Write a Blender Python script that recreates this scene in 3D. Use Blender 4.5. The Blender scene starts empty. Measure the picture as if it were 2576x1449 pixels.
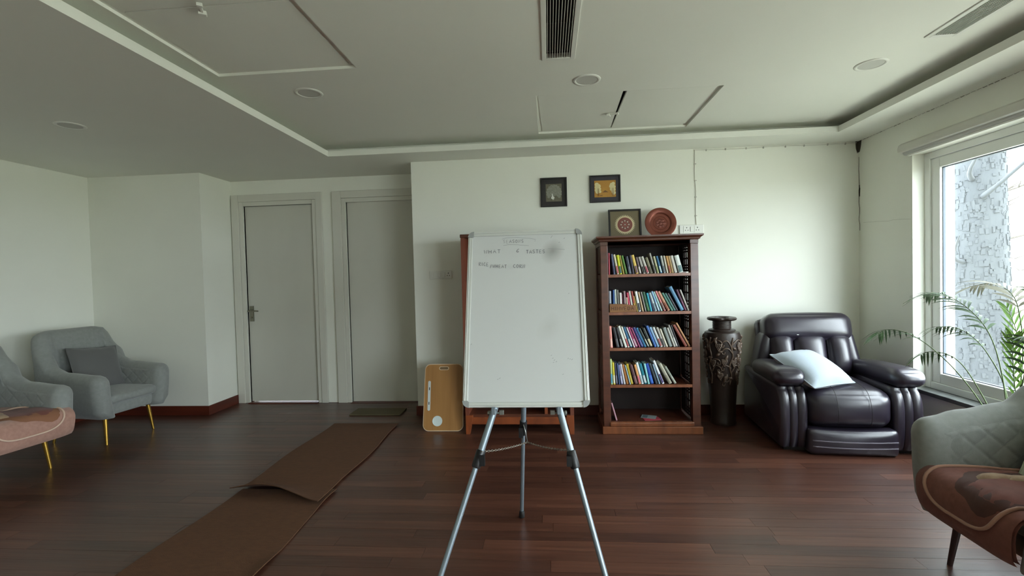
import bpy, bmesh, math, random
from mathutils import Vector, Matrix
from math import sin, cos, pi, radians, sqrt

S = bpy.context.scene
COL = S.collection
random.seed(7)

# ------------------------------------------------------------------ camera
F, PITCH, ROLL, YAW = 1170.4, .02426, -.02591, -.07933
B = Matrix(((1, 0, 0), (0, 0, -1), (0, 1, 0)))
Ry = Matrix(((cos(YAW), 0, -sin(YAW)), (0, 1, 0), (sin(YAW), 0, cos(YAW))))
Rp = Matrix(((1, 0, 0), (0, cos(PITCH), -sin(PITCH)), (0, sin(PITCH), cos(PITCH))))
Rr = Matrix(((cos(ROLL), -sin(ROLL), 0), (sin(ROLL), cos(ROLL), 0), (0, 0, 1)))
RC = Rr @ Rp @ Ry @ B
cam_data = bpy.data.cameras.new('camera')
cam_data.sensor_width = 36
cam_data.lens = F / 2576 * 36
cam_data.clip_start = .02
cam = bpy.data.objects.new('camera', cam_data)
COL.objects.link(cam)
m3 = Matrix((RC[0], -RC[1], -RC[2])).transposed()
cam.matrix_world = Matrix.Translation((0, 0, 1.32)) @ m3.to_4x4()
S.camera = cam

# ------------------------------------------------------------------ world, light, exposure
W = bpy.data.worlds.new('world')
S.world = W
W.use_nodes = True
bg = W.node_tree.nodes['Background']
bg.inputs['Color'].default_value = (.85, .925, 1.0, 1)
bg.inputs['Strength'].default_value = 12.0
S.view_settings.view_transform = 'Standard'
S.view_settings.look = 'None'
S.view_settings.gamma = 1
S.view_settings.use_curve_mapping = False
S.view_settings.exposure = 0.8
try:
    S.cycles.max_bounces = 10
    S.cycles.diffuse_bounces = 8
    S.cycles.glossy_bounces = 4
    S.cycles.transparent_max_bounces = 12
    S.cycles.sample_clamp_indirect = 6
    S.cycles.caustics_reflective = False
    S.cycles.caustics_refractive = False
except Exception:
    pass


def portal(name, loc, rot, sx, sy):
    l = bpy.data.lights.new(name, 'AREA')
    l.shape = 'RECTANGLE'
    l.size, l.size_y = sx, sy
    l.cycles.is_portal = True
    o = bpy.data.objects.new(name, l)
    COL.objects.link(o)
    o.location = loc
    o.rotation_euler = rot
    return o


# right wall window openings; the second is unseen, enlarged to brighten the far side
WX = 2.765
WIN = [(1.9, 3.776, .40, 2.164), (-3.0, .95, .40, 2.164)]
for y0, y1, z0, z1 in WIN:
    portal('window_portal', (WX + .16, (y0 + y1) / 2, (z0 + z1) / 2), (0, radians(90), 0), z1 - z0, y1 - y0)
YREAR = -3.2


# ------------------------------------------------------------------ materials
def lin(h):
    h = h.lstrip('#')
    r = [int(h[i:i + 2], 16) / 255 for i in (0, 2, 4)]
    return tuple((c / 12.92 if c <= .04045 else ((c + .055) / 1.055) ** 2.4) for c in r) + (1,)


MC = {}


def M(name, col, rough=.5, metal=0, var=None, bump=None, coat=0, spec=None, sheen=0, trans=0):
    """var=(colour2, scale xyz, contrast) noise mix; bump=(scale xyz, strength)"""
    if name in MC:
        return MC[name]
    m = bpy.data.materials.new(name)
    m.use_nodes = True
    nt = m.node_tree
    p = nt.nodes['Principled BSDF']
    p.inputs['Base Color'].default_value = lin(col)
    p.inputs['Roughness'].default_value = rough
    p.inputs['Metallic'].default_value = metal
    p.inputs['Coat Weight'].default_value = coat
    p.inputs['Coat Roughness'].default_value = .15
    p.inputs['Sheen Weight'].default_value = sheen
    p.inputs['Transmission Weight'].default_value = trans
    if spec is not None:
        p.inputs['Specular IOR Level'].default_value = spec
    tc = None

    def noise(scale, detail=6):
        nonlocal tc
        if tc is None:
            tc = nt.nodes.new('ShaderNodeTexCoord')
        mp = nt.nodes.new('ShaderNodeMapping')
        mp.inputs['Scale'].default_value = scale if isinstance(scale, tuple) else (scale,) * 3
        nt.links.new(tc.outputs['Object'], mp.inputs['Vector'])
        n = nt.nodes.new('ShaderNodeTexNoise')
        n.inputs['Scale'].default_value = 1
        n.inputs['Detail'].default_value = detail
        nt.links.new(mp.outputs['Vector'], n.inputs['Vector'])
        return n
    if var:
        c2, sc, k = var
        n = noise(sc)
        r = nt.nodes.new('ShaderNodeMapRange')
        r.inputs['From Min'].default_value = .5 - k
        r.inputs['From Max'].default_value = .5 + k
        nt.links.new(n.outputs['Fac'], r.inputs['Value'])
        x = nt.nodes.new('ShaderNodeMix')
        x.data_type = 'RGBA'
        x.inputs['A'].default_value = lin(col)
        x.inputs['B'].default_value = lin(c2)
        nt.links.new(r.outputs['Result'], x.inputs['Factor'])
        nt.links.new(x.outputs['Result'], p.inputs['Base Color'])
    if bump:
        n = noise(bump[0], 8)
        b = nt.nodes.new('ShaderNodeBump')
        b.inputs['Strength'].default_value = bump[1]
        b.inputs['Distance'].default_value = .01
        nt.links.new(n.outputs['Fac'], b.inputs['Height'])
        nt.links.new(b.outputs['Normal'], p.inputs['Normal'])
    MC[name] = m
    return m


wall_m = M('wall_paint', '#eaebe2', .75, var=('#e5e6dc', (1.2, 1.2, 1.2), .2), bump=((90, 90, 90), .04))
ceil_m = M('ceiling_paint', '#e8e9e1', .8, var=('#e3e4dc', (.8, .8, .8), .2), bump=((60, 60, 60), .03))
door_m = M('door_paint', '#cfcec4', .45, var=('#c6c5bb', (2, 2, .6), .25))
trim_m = M('trim_paint', '#d3d2c8', .5)
white_pl = M('white_plastic', '#dedfd8', .35)
upvc_m = M('window_frame_plastic', '#eceeeb', .3)
base_m = M('skirting_wood', '#5e2413', .4, var=('#471a0e', (2, 2, 14), .2))
dark_gap = M('dark_void', '#0c0b0a', .8)
steel = M('brushed_steel', '#8f8c7e', .35, 1)
alu = M('aluminium', '#cdd0cb', .4, .35)
alu_leg = M('aluminium_tube', '#86929a', .42, .65)
black_pl = M('black_plastic', '#151515', .45)
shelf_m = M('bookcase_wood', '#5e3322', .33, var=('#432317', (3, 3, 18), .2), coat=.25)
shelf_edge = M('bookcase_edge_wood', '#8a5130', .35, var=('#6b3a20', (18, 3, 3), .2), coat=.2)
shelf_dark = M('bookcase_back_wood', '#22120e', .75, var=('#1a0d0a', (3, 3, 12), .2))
cab_m = M('cabinet_wood', '#8a4520', .4, var=('#6b3216', (12, 4, 4), .2), coat=.2)
leather = M('recliner_leather', '#2b2532', .36, var=('#231e2a', (5, 5, 5), .2), bump=((160, 160, 160), .06), coat=.75)
leather.node_tree.nodes['Principled BSDF'].inputs['Coat Roughness'].default_value = .3
thread_m = M('pale_thread', '#9a94a0', .6)
cush_m = M('pale_cushion_fabric', '#a9b5bf', .85, bump=((200, 200, 200), .1), sheen=.2)
fab_m = M('grey_upholstery', '#898c88', .9, var=('#7e817d', (40, 40, 40), .25), bump=((300, 300, 300), .12), sheen=.25)
fabd_m = M('charcoal_cushion_fabric', '#5e5e5c', .9, bump=((260, 260, 260), .12), sheen=.2)
brass = M('brass', '#a8843a', .3, .9)
dkwood = M('dark_leg_wood', '#2a1612', .4)
vase_m = M('carved_dark_wood', '#332822', .38, var=('#241b17', (6, 6, 10), .25), bump=((40, 40, 40), .15))
vase_hi = M('carved_relief_wood', '#6a594a', .32, var=('#4a3b31', (30, 30, 30), .3))
throw_m = M('plush_throw_brown', '#7d4c40', .95, var=('#683b30', (45, 45, 45), .3), bump=((700, 700, 700), .18), sheen=.12)
welt_m = M('plush_throw_piping', '#a27a66', .95, bump=((700, 700, 700), .18), sheen=.3)
hide_m = M('throw_dark_patch', '#4d2a20', .95, var=('#3f2018', (10, 10, 10), .25), bump=((700, 700, 700), .2), sheen=.12)
cream_m = M('throw_cream_patch', '#a58d72', .95, var=('#876c55', (30, 30, 30), .25), bump=((700, 700, 700), .2), sheen=.12)
pfab_m = M('pink_throw', '#b08878', .95, var=('#9a7263', (45, 45, 45), .3), bump=((700, 700, 700), .18), sheen=.3)
runner_m = M('coir_runner', '#5e3c22', .95, var=('#50321b', (25, 60, 25), .25), bump=((300, 300, 300), .4))
mat_m = M('doormat_fibre', '#5a5138', .95, bump=((300, 300, 300), .4))
leaf_m = M('palm_leaf', '#38522b', .65, var=('#2e4526', (8, 8, 8), .25))
leafl_m = M('young_palm_leaf', '#5f852a', .65)
dryl_m = M('dry_palm_leaf', '#7c7a68', .6)
stalk_m = M('palm_stalk', '#5d7044', .5)
pot_m = M('pot_glaze', '#5a5148', .5)
soil_m = M('potting_soil', '#2a2018', .95, bump=((80, 80, 80), .6))
copper = M('copper_plate', '#7e4434', .38, .55, var=('#6b382b', (10, 10, 10), .25))
desk_m = M('lap_desk_bamboo', '#ab7d47', .45, var=('#9a6c39', (26, 26, 1.2), .3))
desk_e = M('lap_desk_pale_edge', '#d9c3a4', .5)
sign_m = M('sign_wood', '#8a5e30', .5, var=('#74491f', (8, 30, 30), .25))
sign_t = M('sign_carving', '#4b2a14', .7)
black_fr = M('black_picture_frame', '#151312', .4)
ink = M('marker_ink', '#5c5d62', .7)
ink_f = M('faded_marker_ink', '#8f9092', .7)
bark_m = M('pine_bark', '#3d4042', .9, var=('#34373a', (4, 4, 2), .25), bump=((16, 16, 6), .8))
plate_m = M('bark_plates', '#3f4244', .9, var=('#323538', (6, 6, 3), .3))
twig_m = M('bare_wood', '#55504b', .9)
paper_m = M('page_paper', '#d6cfbc', .8)
slat_m = M('vent_slat', '#bdbdb6', .4)
marble = M('dark_stone_sill', '#4a4d4c', .3, var=('#6a6d6b', (14, 14, 14), .25))


def floor_mat():
    m = bpy.data.materials.new('plank_wood')
    m.use_nodes = True
    nt = m.node_tree
    p = nt.nodes['Principled BSDF']
    oi = nt.nodes.new('ShaderNodeObjectInfo')
    tc = nt.nodes.new('ShaderNodeTexCoord')
    mp = nt.nodes.new('ShaderNodeMapping')
    mp.inputs['Scale'].default_value = (2.2, 42, 10)
    ad = nt.nodes.new('ShaderNodeVectorMath')
    ad.operation = 'ADD'
    nt.links.new(tc.outputs['Object'], ad.inputs[0])
    nt.links.new(oi.outputs['Random'], ad.inputs[1])
    nt.links.new(ad.outputs[0], mp.inputs['Vector'])
    n = nt.nodes.new('ShaderNodeTexNoise')
    n.inputs['Scale'].default_value = 1
    n.inputs['Detail'].default_value = 7
    nt.links.new(mp.outputs['Vector'], n.inputs['Vector'])
    a = nt.nodes.new('ShaderNodeMath')
    a.operation = 'MULTIPLY_ADD'
    nt.links.new(n.outputs['Fac'], a.inputs[0])
    a.inputs[1].default_value = .75
    mm = nt.nodes.new('ShaderNodeMath')
    mm.operation = 'MULTIPLY_ADD'
    nt.links.new(oi.outputs['Random'], mm.inputs[0])
    mm.inputs[1].default_value = .34
    mm.inputs[2].default_value = -.05
    nt.links.new(mm.outputs[0], a.inputs[2])
    r = nt.nodes.new('ShaderNodeValToRGB')
    e = r.color_ramp.elements
    e[0].position, e[0].color = .15, lin('#38211a')
    e[1].position, e[1].color = .95, lin('#6e4636')
    k = r.color_ramp.elements.new(.55)
    k.color = lin('#523226')
    nt.links.new(a.outputs[0], r.inputs['Fac'])
    nt.links.new(r.outputs['Color'], p.inputs['Base Color'])
    p.inputs['Roughness'].default_value = .36
    p.inputs['Coat Weight'].default_value = .22
    p.inputs['Coat Roughness'].default_value = .24
    b = nt.nodes.new('ShaderNodeBump')
    b.inputs['Strength'].default_value = .12
    b.inputs['Distance'].default_value = .01
    nt.links.new(n.outputs['Fac'], b.inputs['Height'])
    nt.links.new(b.outputs['Normal'], p.inputs['Normal'])
    return m


plank_m = floor_mat()


def glass_mat():
    m = bpy.data.materials.new('window_glass')
    m.use_nodes = True
    nt = m.node_tree
    nt.nodes.remove(nt.nodes['Principled BSDF'])
    out = nt.nodes['Material Output']
    t = nt.nodes.new('ShaderNodeBsdfTransparent')
    t.inputs['Color'].default_value = (.96, .98, .97, 1)
    g = nt.nodes.new('ShaderNodeBsdfGlossy')
    g.inputs['Roughness'].default_value = .02
    x = nt.nodes.new('ShaderNodeMixShader')
    x.inputs[0].default_value = .05
    nt.links.new(t.outputs[0], x.inputs[1])
    nt.links.new(g.outputs[0], x.inputs[2])
    nt.links.new(x.outputs[0], out.inputs['Surface'])
    return m


glass_m = glass_mat()


# ------------------------------------------------------------------ mesh helpers
class MB:
    def __init__(s):
        s.v, s.f, s.m = [], [], []

    def add(s, vs, fs, mi=0):
        o = len(s.v)
        s.v += [tuple(p) for p in vs]
        s.f += [tuple(i + o for i in f) for f in fs]
        s.m += [mi] * len(fs)
        return s

    def box(s, x0, x1, y0, y1, z0, z1, mi=0, M4=None):
        vs = [Vector((x, y, z)) for z in (z0, z1) for y in (y0, y1) for x in (x0, x1)]
        if M4 is not None:
            vs = [M4 @ p for p in vs]
        return s.add(vs, [(0, 2, 3, 1), (4, 5, 7, 6), (0, 1, 5, 4), (2, 6, 7, 3), (0, 4, 6, 2), (1, 3, 7, 5)], mi)

    def tube(s, pts, r, n=10, mi=0, caps=True, flat=1.0):
        pts = [Vector(p) for p in pts]
        R = r if isinstance(r, (list, tuple)) else [r] * len(pts)
        rings = []
        up = Vector((0, 0, 1))
        prev = None
        for i, p in enumerate(pts):
            d = (pts[min(i + 1, len(pts) - 1)] - pts[max(i - 1, 0)]).normalized()
            if prev is None:
                a = d.cross(up)
                if a.length < .05:
                    a = d.cross(Vector((0, 1, 0)))
                a.normalize()
            else:
                a = (prev - d * prev.dot(d)).normalized()
            prev = a
            b = d.cross(a)
            rings.append([p + (a * cos(2 * pi * k / n) + b * sin(2 * pi * k / n) * flat) * R[i] for k in range(n)])
        vs = [q for g in rings for q in g]
        fs = []
        for i in range(len(pts) - 1):
            for k in range(n):
                fs.append((i * n + k, i * n + (k + 1) % n, (i + 1) * n + (k + 1) % n, (i + 1) * n + k))
        if caps:
            fs.append(tuple(range(n))[::-1])
            fs.append(tuple((len(pts) - 1) * n + k for k in range(n)))
        return s.add(vs, fs, mi)

    def lathe(s, prof, c=(0, 0, 0), n=48, mi=0, axis='Z', wob=None):
        vs, fs = [], []
        for r, z in prof:
            for k in range(n):
                a = 2 * pi * k / n
                rr = r * (wob(a, z) if wob else 1)
                p = (rr * cos(a), rr * sin(a), z)
                if axis == 'Y':
                    p = (p[0], -p[2], p[1])
                vs.append(Vector(p) + Vector(c))
        for i in range(len(prof) - 1):
            for k in range(n):
                fs.append((i * n + k, i * n + (k + 1) % n, (i + 1) * n + (k + 1) % n, (i + 1) * n + k))
        return s.add(vs, fs, mi)

    def grid(s, nu, nv, fn, mi=0, flip=False, closed_u=False):
        vs = [fn(i / nu, j / nv) for j in range(nv + 1) for i in range(nu + 1)]
        fs = []
        for j in range(nv):
            for i in range(nu):
                a = j * (nu + 1) + i
                q = (a, a + 1, a + nu + 2, a + nu + 1)
                fs.append(q[::-1] if flip else q)
        return s.add(vs, fs, mi)

    def prism(s, pts, fn, mi=0):
        """pts 2-D outline; fn(x,y,k) k=0/1 -> 3-D"""
        n = len(pts)
        vs = [fn(x, y, 0) for x, y in pts] + [fn(x, y, 1) for x, y in pts]
        fs = [tuple(range(n))[::-1], tuple(range(n, 2 * n))]
        fs += [(i, (i + 1) % n, n + (i + 1) % n, n + i) for i in range(n)]
        return s.add(vs, fs, mi)

    def loft(s, rings, closed=True, caps=True, mi=0):
        n = len(rings[0])
        vs = [p for r in rings for p in r]
        fs = []
        for i in range(len(rings) - 1):
            for k in range(n if closed else n - 1):
                fs.append((i * n + k, i * n + (k + 1) % n, (i + 1) * n + (k + 1) % n, (i + 1) * n + k))
        if caps:
            fs.append(tuple(range(n))[::-1])
            fs.append(tuple((len(rings) - 1) * n + k for k in range(n)))
        return s.add(vs, fs, mi)

    def soft(s, c, d, r, bulge=(0, 0, 0), n=10, mi=0, M4=None, warp=None):
        """rounded cushion: box d about c with edge radius r, faces swelling by bulge"""
        hx, hy, hz = (k / 2 for k in d)
        h = (hx, hy, hz)
        seen, vs, fs = {}, [], []

        def vert(i, j, k):
            key = (i, j, k)
            if key in seen:
                return seen[key]
            u = [2 * t / n - 1 for t in key]
            # concentrate samples near the edges
            u = [math.copysign(1 - (1 - abs(t)) ** 1.35, t) for t in u]
            p = [u[a] * h[a] for a in range(3)]
            q = [max(-h[a] + min(r, h[a]), min(h[a] - min(r, h[a]), p[a])) for a in range(3)]
            dv = Vector((p[0] - q[0], p[1] - q[1], p[2] - q[2]))
            if dv.length > 1e-9:
                dv = dv.normalized() * r
                e = [min(r, h[a]) / r for a in range(3)]
                p = [q[a] + dv[a] * e[a] for a in range(3)]
            w = [1 - t * t for t in u]
            for a in range(3):
                b, cc = (a + 1) % 3, (a + 2) % 3
                p[a] += u[a] * bulge[a] * w[b] * w[cc]
            P = Vector(p)
            if warp:
                P = Vector(warp(P))
            P += Vector(c)
            if M4 is not None:
                P = M4 @ P
            seen[key] = len(vs)
            vs.append(P)
            return seen[key]
        for a in range(3):
            for side in (0, n):
                for i in range(n):
                    for j in range(n):
                        q = []
                        for di, dj in ((0, 0), (1, 0), (1, 1), (0, 1)):
                            k = [0, 0, 0]
                            k[a] = side
                            k[(a + 1) % 3] = i + di
                            k[(a + 2) % 3] = j + dj
                            q.append(vert(*k))
                        fs.append(tuple(q if side else q[::-1]))
        return s.add(vs, fs, mi)


def mesh(name, mb, mats, smooth=False, off=(0, 0, 0)):
    me = bpy.data.meshes.new(name)
    o = Vector(off)
    me.from_pydata([Vector(p) - o for p in mb.v] if o.length else mb.v, [], mb.f)
    for m in (mats if isinstance(mats, (list, tuple)) else [mats]):
        me.materials.append(m)
    me.polygons.foreach_set('material_index', mb.m)
    if smooth:
        me.polygons.foreach_set('use_smooth', [True] * len(me.polygons))
    me.update()
    return me


def obj(name, mb, mats, parent=None, smooth=False, bevel=0, world=True, kind=None, label=None, autos=None):
    """link mb as one mesh object. world: mb is in world axes and the parent's location is taken off"""
    off = parent.matrix_basis.translation if (parent is not None and world) else Vector()
    if parent is not None and world and parent.parent is not None:
        off = off + parent.parent.matrix_basis.translation
    me = mesh(name, mb, mats, smooth, off)
    o = bpy.data.objects.new(name, me)
    COL.objects.link(o)
    if parent is not None:
        o.parent = parent
    if bevel:
        b = o.modifiers.new('bevel', 'BEVEL')
        b.width = bevel
        b.segments = 2
        b.limit_method = 'ANGLE'
        b.angle_limit = radians(40)
    if kind:
        o['kind'] = kind
    if label:
        o['label'] = label
    if autos:
        es = o.modifiers.new('split', 'EDGE_SPLIT')
        es.split_angle = radians(autos)
    return o


def tag(o, label, cat, group=None):
    o['label'] = label
    o['category'] = cat
    if group:
        o['group'] = group
    return o


def thing(name, label, cat, loc, rz=0, group=None):
    o = bpy.data.objects.new(name, None)
    COL.objects.link(o)
    o.empty_display_size = .05
    o.location = loc
    o.rotation_euler = (0, 0, rz)
    return tag(o, label, cat, group)


def struct(name, mb, mats, parent=None, **k):
    o = obj(name, mb, mats, parent, **k)
    o['kind'] = 'structure'
    return o


# stroke lettering: polylines in a unit cell
GL = {
    'S': [[(.9, .85), (.6, 1), (.2, .9), (.1, .7), (.4, .52), (.8, .4), (.9, .2), (.6, 0), (.1, .1)]],
    'E': [[(.85, 1), (.1, 1), (.1, 0), (.85, 0)], [(.1, .5), (.7, .5)]],
    'A': [[(0, 0), (.5, 1), (1, 0)], [(.2, .4), (.8, .4)]],
    'O': [[(.5, 1), (.1, .75), (.1, .25), (.5, 0), (.9, .25), (.9, .75), (.5, 1)]],
    'N': [[(.05, 0), (.05, 1), (.9, 0), (.9, 1)]],
    'W': [[(0, 1), (.2, 0), (.5, .7), (.8, 0), (1, 1)]],
    'H': [[(.05, 1), (.05, 0)], [(.9, 1), (.9, 0)], [(.05, .5), (.9, .5)]],
    'T': [[(0, 1), (1, 1)], [(.5, 1), (.5, 0)]],
    '6': [[(.95, .98), (.6, .9), (.2, .55), (.1, .2), (.45, 0), (.8, .2), (.6, .45), (.2, .35)]],
    'R': [[(.1, 0), (.1, 1), (.7, .95), (.8, .7), (.1, .5), (.9, 0)]],
    'I': [[(.25, 1), (.25, 0)]],
    'C': [[(.9, .85), (.5, 1), (.1, .7), (.1, .3), (.5, 0), (.9, .15)]],
    '/': [[(.1, -.1), (.7, 1.05)]],
    'M': [[(0, 0), (.1, 1), (.5, .3), (.9, 1), (1, 0)]],
    'V': [[(0, 1), (.5, 0), (1, 1)]],
    'D': [[(.1, 0), (.1, 1), (.6, .9), (.9, .5), (.6, .1), (.1, 0)]],
}


def strokes(mb, text, x, z, w, h, gap, fn, wid, jit=0, slope=0, mi=0):
    """text laid out from x,z; fn(u,v,d) -> 3-D point on the surface, d = lift"""
    rnd = random.Random(text)
    for ch in text:
        if ch != ' ':
            jz, jw = rnd.uniform(-jit, jit), 1 + rnd.uniform(-jit, jit) / h * .6
            for pl in GL[ch]:
                pts = [(x + a * w * jw, z + jz + b * h) for a, b in pl]
                ribbon(mb, pts, wid, fn, mi)
        x += w * (.55 if ch == 'I' else 1) + gap
        z += slope * (w + gap)


def ribbon(mb, pts, wid, fn, mi=0, lift=.0008):
    n = len(pts)
    L, Rr_ = [], []
    for i in range(n):
        a, b = pts[max(i - 1, 0)], pts[min(i + 1, n - 1)]
        dx, dz = b[0] - a[0], b[1] - a[1]
        l = sqrt(dx * dx + dz * dz) or 1
        nx, nz = -dz / l * wid / 2, dx / l * wid / 2
        L.append((pts[i][0] + nx, pts[i][1] + nz))
        Rr_.append((pts[i][0] - nx, pts[i][1] - nz))
    vs = [fn(*p, lift) for p in L] + [fn(*p, lift) for p in Rr_]
    mb.add(vs, [(i, n + i, n + i + 1, i + 1) for i in range(n - 1)], mi)


def smooth_path(pts, k=6):
    """Catmull-Rom through pts"""
    P = [Vector(p) for p in pts]
    out = []
    for i in range(len(P) - 1):
        a, b, c, d = P[max(i - 1, 0)], P[i], P[i + 1], P[min(i + 2, len(P) - 1)]
        for t in range(k):
            t /= k
            out.append(.5 * ((2 * b) + (c - a) * t + (2 * a - 5 * b + 4 * c - d) * t * t + (3 * b - a - 3 * c + d) * t ** 3))
    out.append(P[-1])
    return out


# ------------------------------------------------------------------ room shell
XL, XR, YB, YD = -4.67, WX, 4.39, 4.88          # left wall, right wall, back wall, door wall
XA, YA, XN = -3.46, 4.42, -1.29                  # alcove side wall, short front wall, end of the back wall
ZC, ZT, ZL = 2.44, 2.55, 2.488                   # lower ceiling, tray ceiling, top of the cove lip
TX0, TX1, TY0, TY1 = -1.945, 2.402, -2.0, 4.056  # tray opening

struct('wall_back', MB().box(XN, XR + .3, YB, YB + .49, 0, 2.7), wall_m)
struct('wall_doors', MB().box(XA - .2, -3.32, YD, YD + .15, 0, 2.7).box(-2.535, -2.16, YD, YD + .15, 0, 2.7)
       .box(-1.375, XN, YD, YD + .15, 0, 2.7).box(-3.32, -2.535, YD, YD + .15, 2.165, 2.7).box(-2.16, -1.375, YD, YD + .15, 2.168, 2.7), wall_m)
struct('wall_alcove', MB().box(XL - .2, XA, YA, YD + .15, 0, 2.7), wall_m)
struct('wall_left', MB().box(XL - .2, XL, YREAR - .2, YA, 0, 2.7), wall_m)
# right wall with two window openings
rw = MB()
ys = [YREAR - .2, WIN[1][0], WIN[1][1], WIN[0][0], WIN[0][1], YB]
for a, b in ((0, 1), (2, 3), (4, 5)):
    rw.box(XR, XR + .3, ys[a], ys[b], 0, 2.7)
for y0, y1, z0, z1 in WIN:
    rw.box(XR, XR + .3, y0, y1, 0, z0 - .03).box(XR, XR + .3, y0, y1, z1, 2.7)
struct('wall_right', rw, wall_m)
rr = MB().box(XL - .2, XR + .3, YREAR - .3, YREAR, 0, 2.7)
struct('wall_rear', rr, wall_m)

# ceilings: a lower border with a lip, and a raised tray with openings for grilles and hatches
VENTS = [(-.005, .173, .9, 2.69), (2.045, 2.205, .9, 2.70)]
HATCH = [(-1.92, -1.08, 1.35, 2.645), (-.058, 1.188, 3.215, 4.068)]
lc = MB()
lc.box(XL - .1, TX0, YREAR - .2, YD + .1, ZC, ZC + .02)
lc.box(TX1, XR + .1, YREAR - .2, YB + .1, ZC, ZC + .02)
lc.box(TX0, TX1, TY1, YD + .1, ZC, ZC + .02)
lc.box(TX0, TX1, YREAR - .2, TY0, ZC, ZC + .02)
ceil = struct('ceiling', lc, ceil_m)
lip = MB()
t = .028
e = .0015
lip.box(TX0 - t, TX0 + e, TY0 - t, TY1 + t, ZC - e, ZL).box(TX1 - e, TX1 + t, TY0 - t, TY1 + t, ZC - e, ZL)
lip.box(TX0 + e, TX1 - e, TY1 - e, TY1 + t, ZC - e, ZL).box(TX0 + e, TX1 - e, TY0 - t, TY0 + e, ZC - e, ZL)
struct('trim_1', lip, ceil_m)
tc_ = MB()
RX0, RX1, RY0, RY1 = TX0 - .17, TX1 + .17, TY0 - .17, TY1 + .17
xs = sorted({RX0, RX1, *[v for h in VENTS + HATCH for v in h[:2]]})
ysx = sorted({RY0, RY1, *[v for h in VENTS + HATCH for v in h[2:]]})
for i in range(len(xs) - 1):
    for j in range(len(ysx) - 1):
        mx, my = (xs[i] + xs[i + 1]) / 2, (ysx[j] + ysx[j + 1]) / 2
        if any(h[0] < mx < h[1] and h[2] < my < h[3] for h in VENTS + HATCH):
            continue
        tc_.add([(xs[i], ysx[j], ZT), (xs[i + 1], ysx[j], ZT), (xs[i + 1], ysx[j + 1], ZT), (xs[i], ysx[j + 1], ZT)], [(0, 3, 2, 1)])
for h in VENTS + HATCH:
    a, b, c, d = h
    e = .06
    tc_.add([(a, c, ZT), (b, c, ZT), (b, d, ZT), (a, d, ZT), (a, c, ZT + e), (b, c, ZT + e), (b, d, ZT + e), (a, d, ZT + e)],
            [(0, 1, 5, 4), (1, 2, 6, 5), (2, 3, 7, 6), (3, 0, 4, 7)])
zz = ZC + .012
tc_.box(RX0 - .02, RX0, RY0, RY1, zz, ZT + .02).box(RX1, RX1 + .02, RY0, RY1, zz, ZT + .02).box(RX0, RX1, RY1, RY1 + .02, zz, ZT + .02).box(RX0, RX1, RY0 - .02, RY0, zz, ZT + .02)
struct('ceiling_tray', tc_, ceil_m)
struct('ceiling_slab', MB().box(XL - .3, XR + .3, YREAR - .3, YD + .2, 2.66, 2.75), dark_gap)

# floor: a dark subfloor, planks as pieces
fl = struct('floor', MB().box(XL - .2, XR + .3, YREAR - .3, YD + .15, -.06, -.012), M('subfloor', '#1a0e0a', .8))
PW = .082
rest = MB()
rnd = random.Random(3)
pl_meshes = {}
npl = 0


def plank_mb(l):
    b = MB().box(0, l, 0, PW - .0012, -.012, 0)
    return b


row = 0
y = YREAR
while y < YD:
    x = XL - rnd.uniform(0, .9)
    while x < XR:
        l = rnd.choice((.75, .95, 1.1, 1.3, 1.5, 1.8))
        yc, xc = y + PW / 2, x + l / 2
        half = (yc - 0) * 1.17
        seen_ = yc > 1.55 and x + l > -half - .1 and x < half + .2 and not (xc < -3.5 and yc > 4.42) and not (yc > YB and xc > XN)
        if seen_ and npl < 298 and x + l < XR + .6:
            if l not in pl_meshes:
                pl_meshes[l] = mesh('plank', plank_mb(l - .0015), plank_m)
            o = bpy.data.objects.new('plank', pl_meshes[l])
            COL.objects.link(o)
            o.parent = fl
            o.location = (x, y, rnd.uniform(-.0003, .0003))
            npl += 1
        else:
            b = plank_mb(l - .0015)
            rest.add([(a + x, c + y, d) for a, c, d in b.v], b.f)
        x += l
    y += PW
obj('planks', rest, plank_m, fl, kind='stuff')

# skirting
sk = .095
struct('baseboard_back', MB().box(XN, XR, YB - .014, YB, 0, sk), base_m, bevel=.003)
struct('baseboard_nook', MB().box(XN - .014, XN, YB - .014, YD, 0, sk), base_m, bevel=.003)
struct('baseboard_alcove', MB().box(XL, XA + .014, YA - .014, YA, 0, sk).box(XA, XA + .014, YA, YD - .02, 0, sk), base_m, bevel=.003)
struct('baseboard_left', MB().box(XL, XL + .014, YREAR, YA - .014, 0, sk), base_m, bevel=.003)
struct('baseboard_right', MB().box(XR - .014, XR, YREAR, YB - .014, 0, sk), base_m, bevel=.003)

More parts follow.
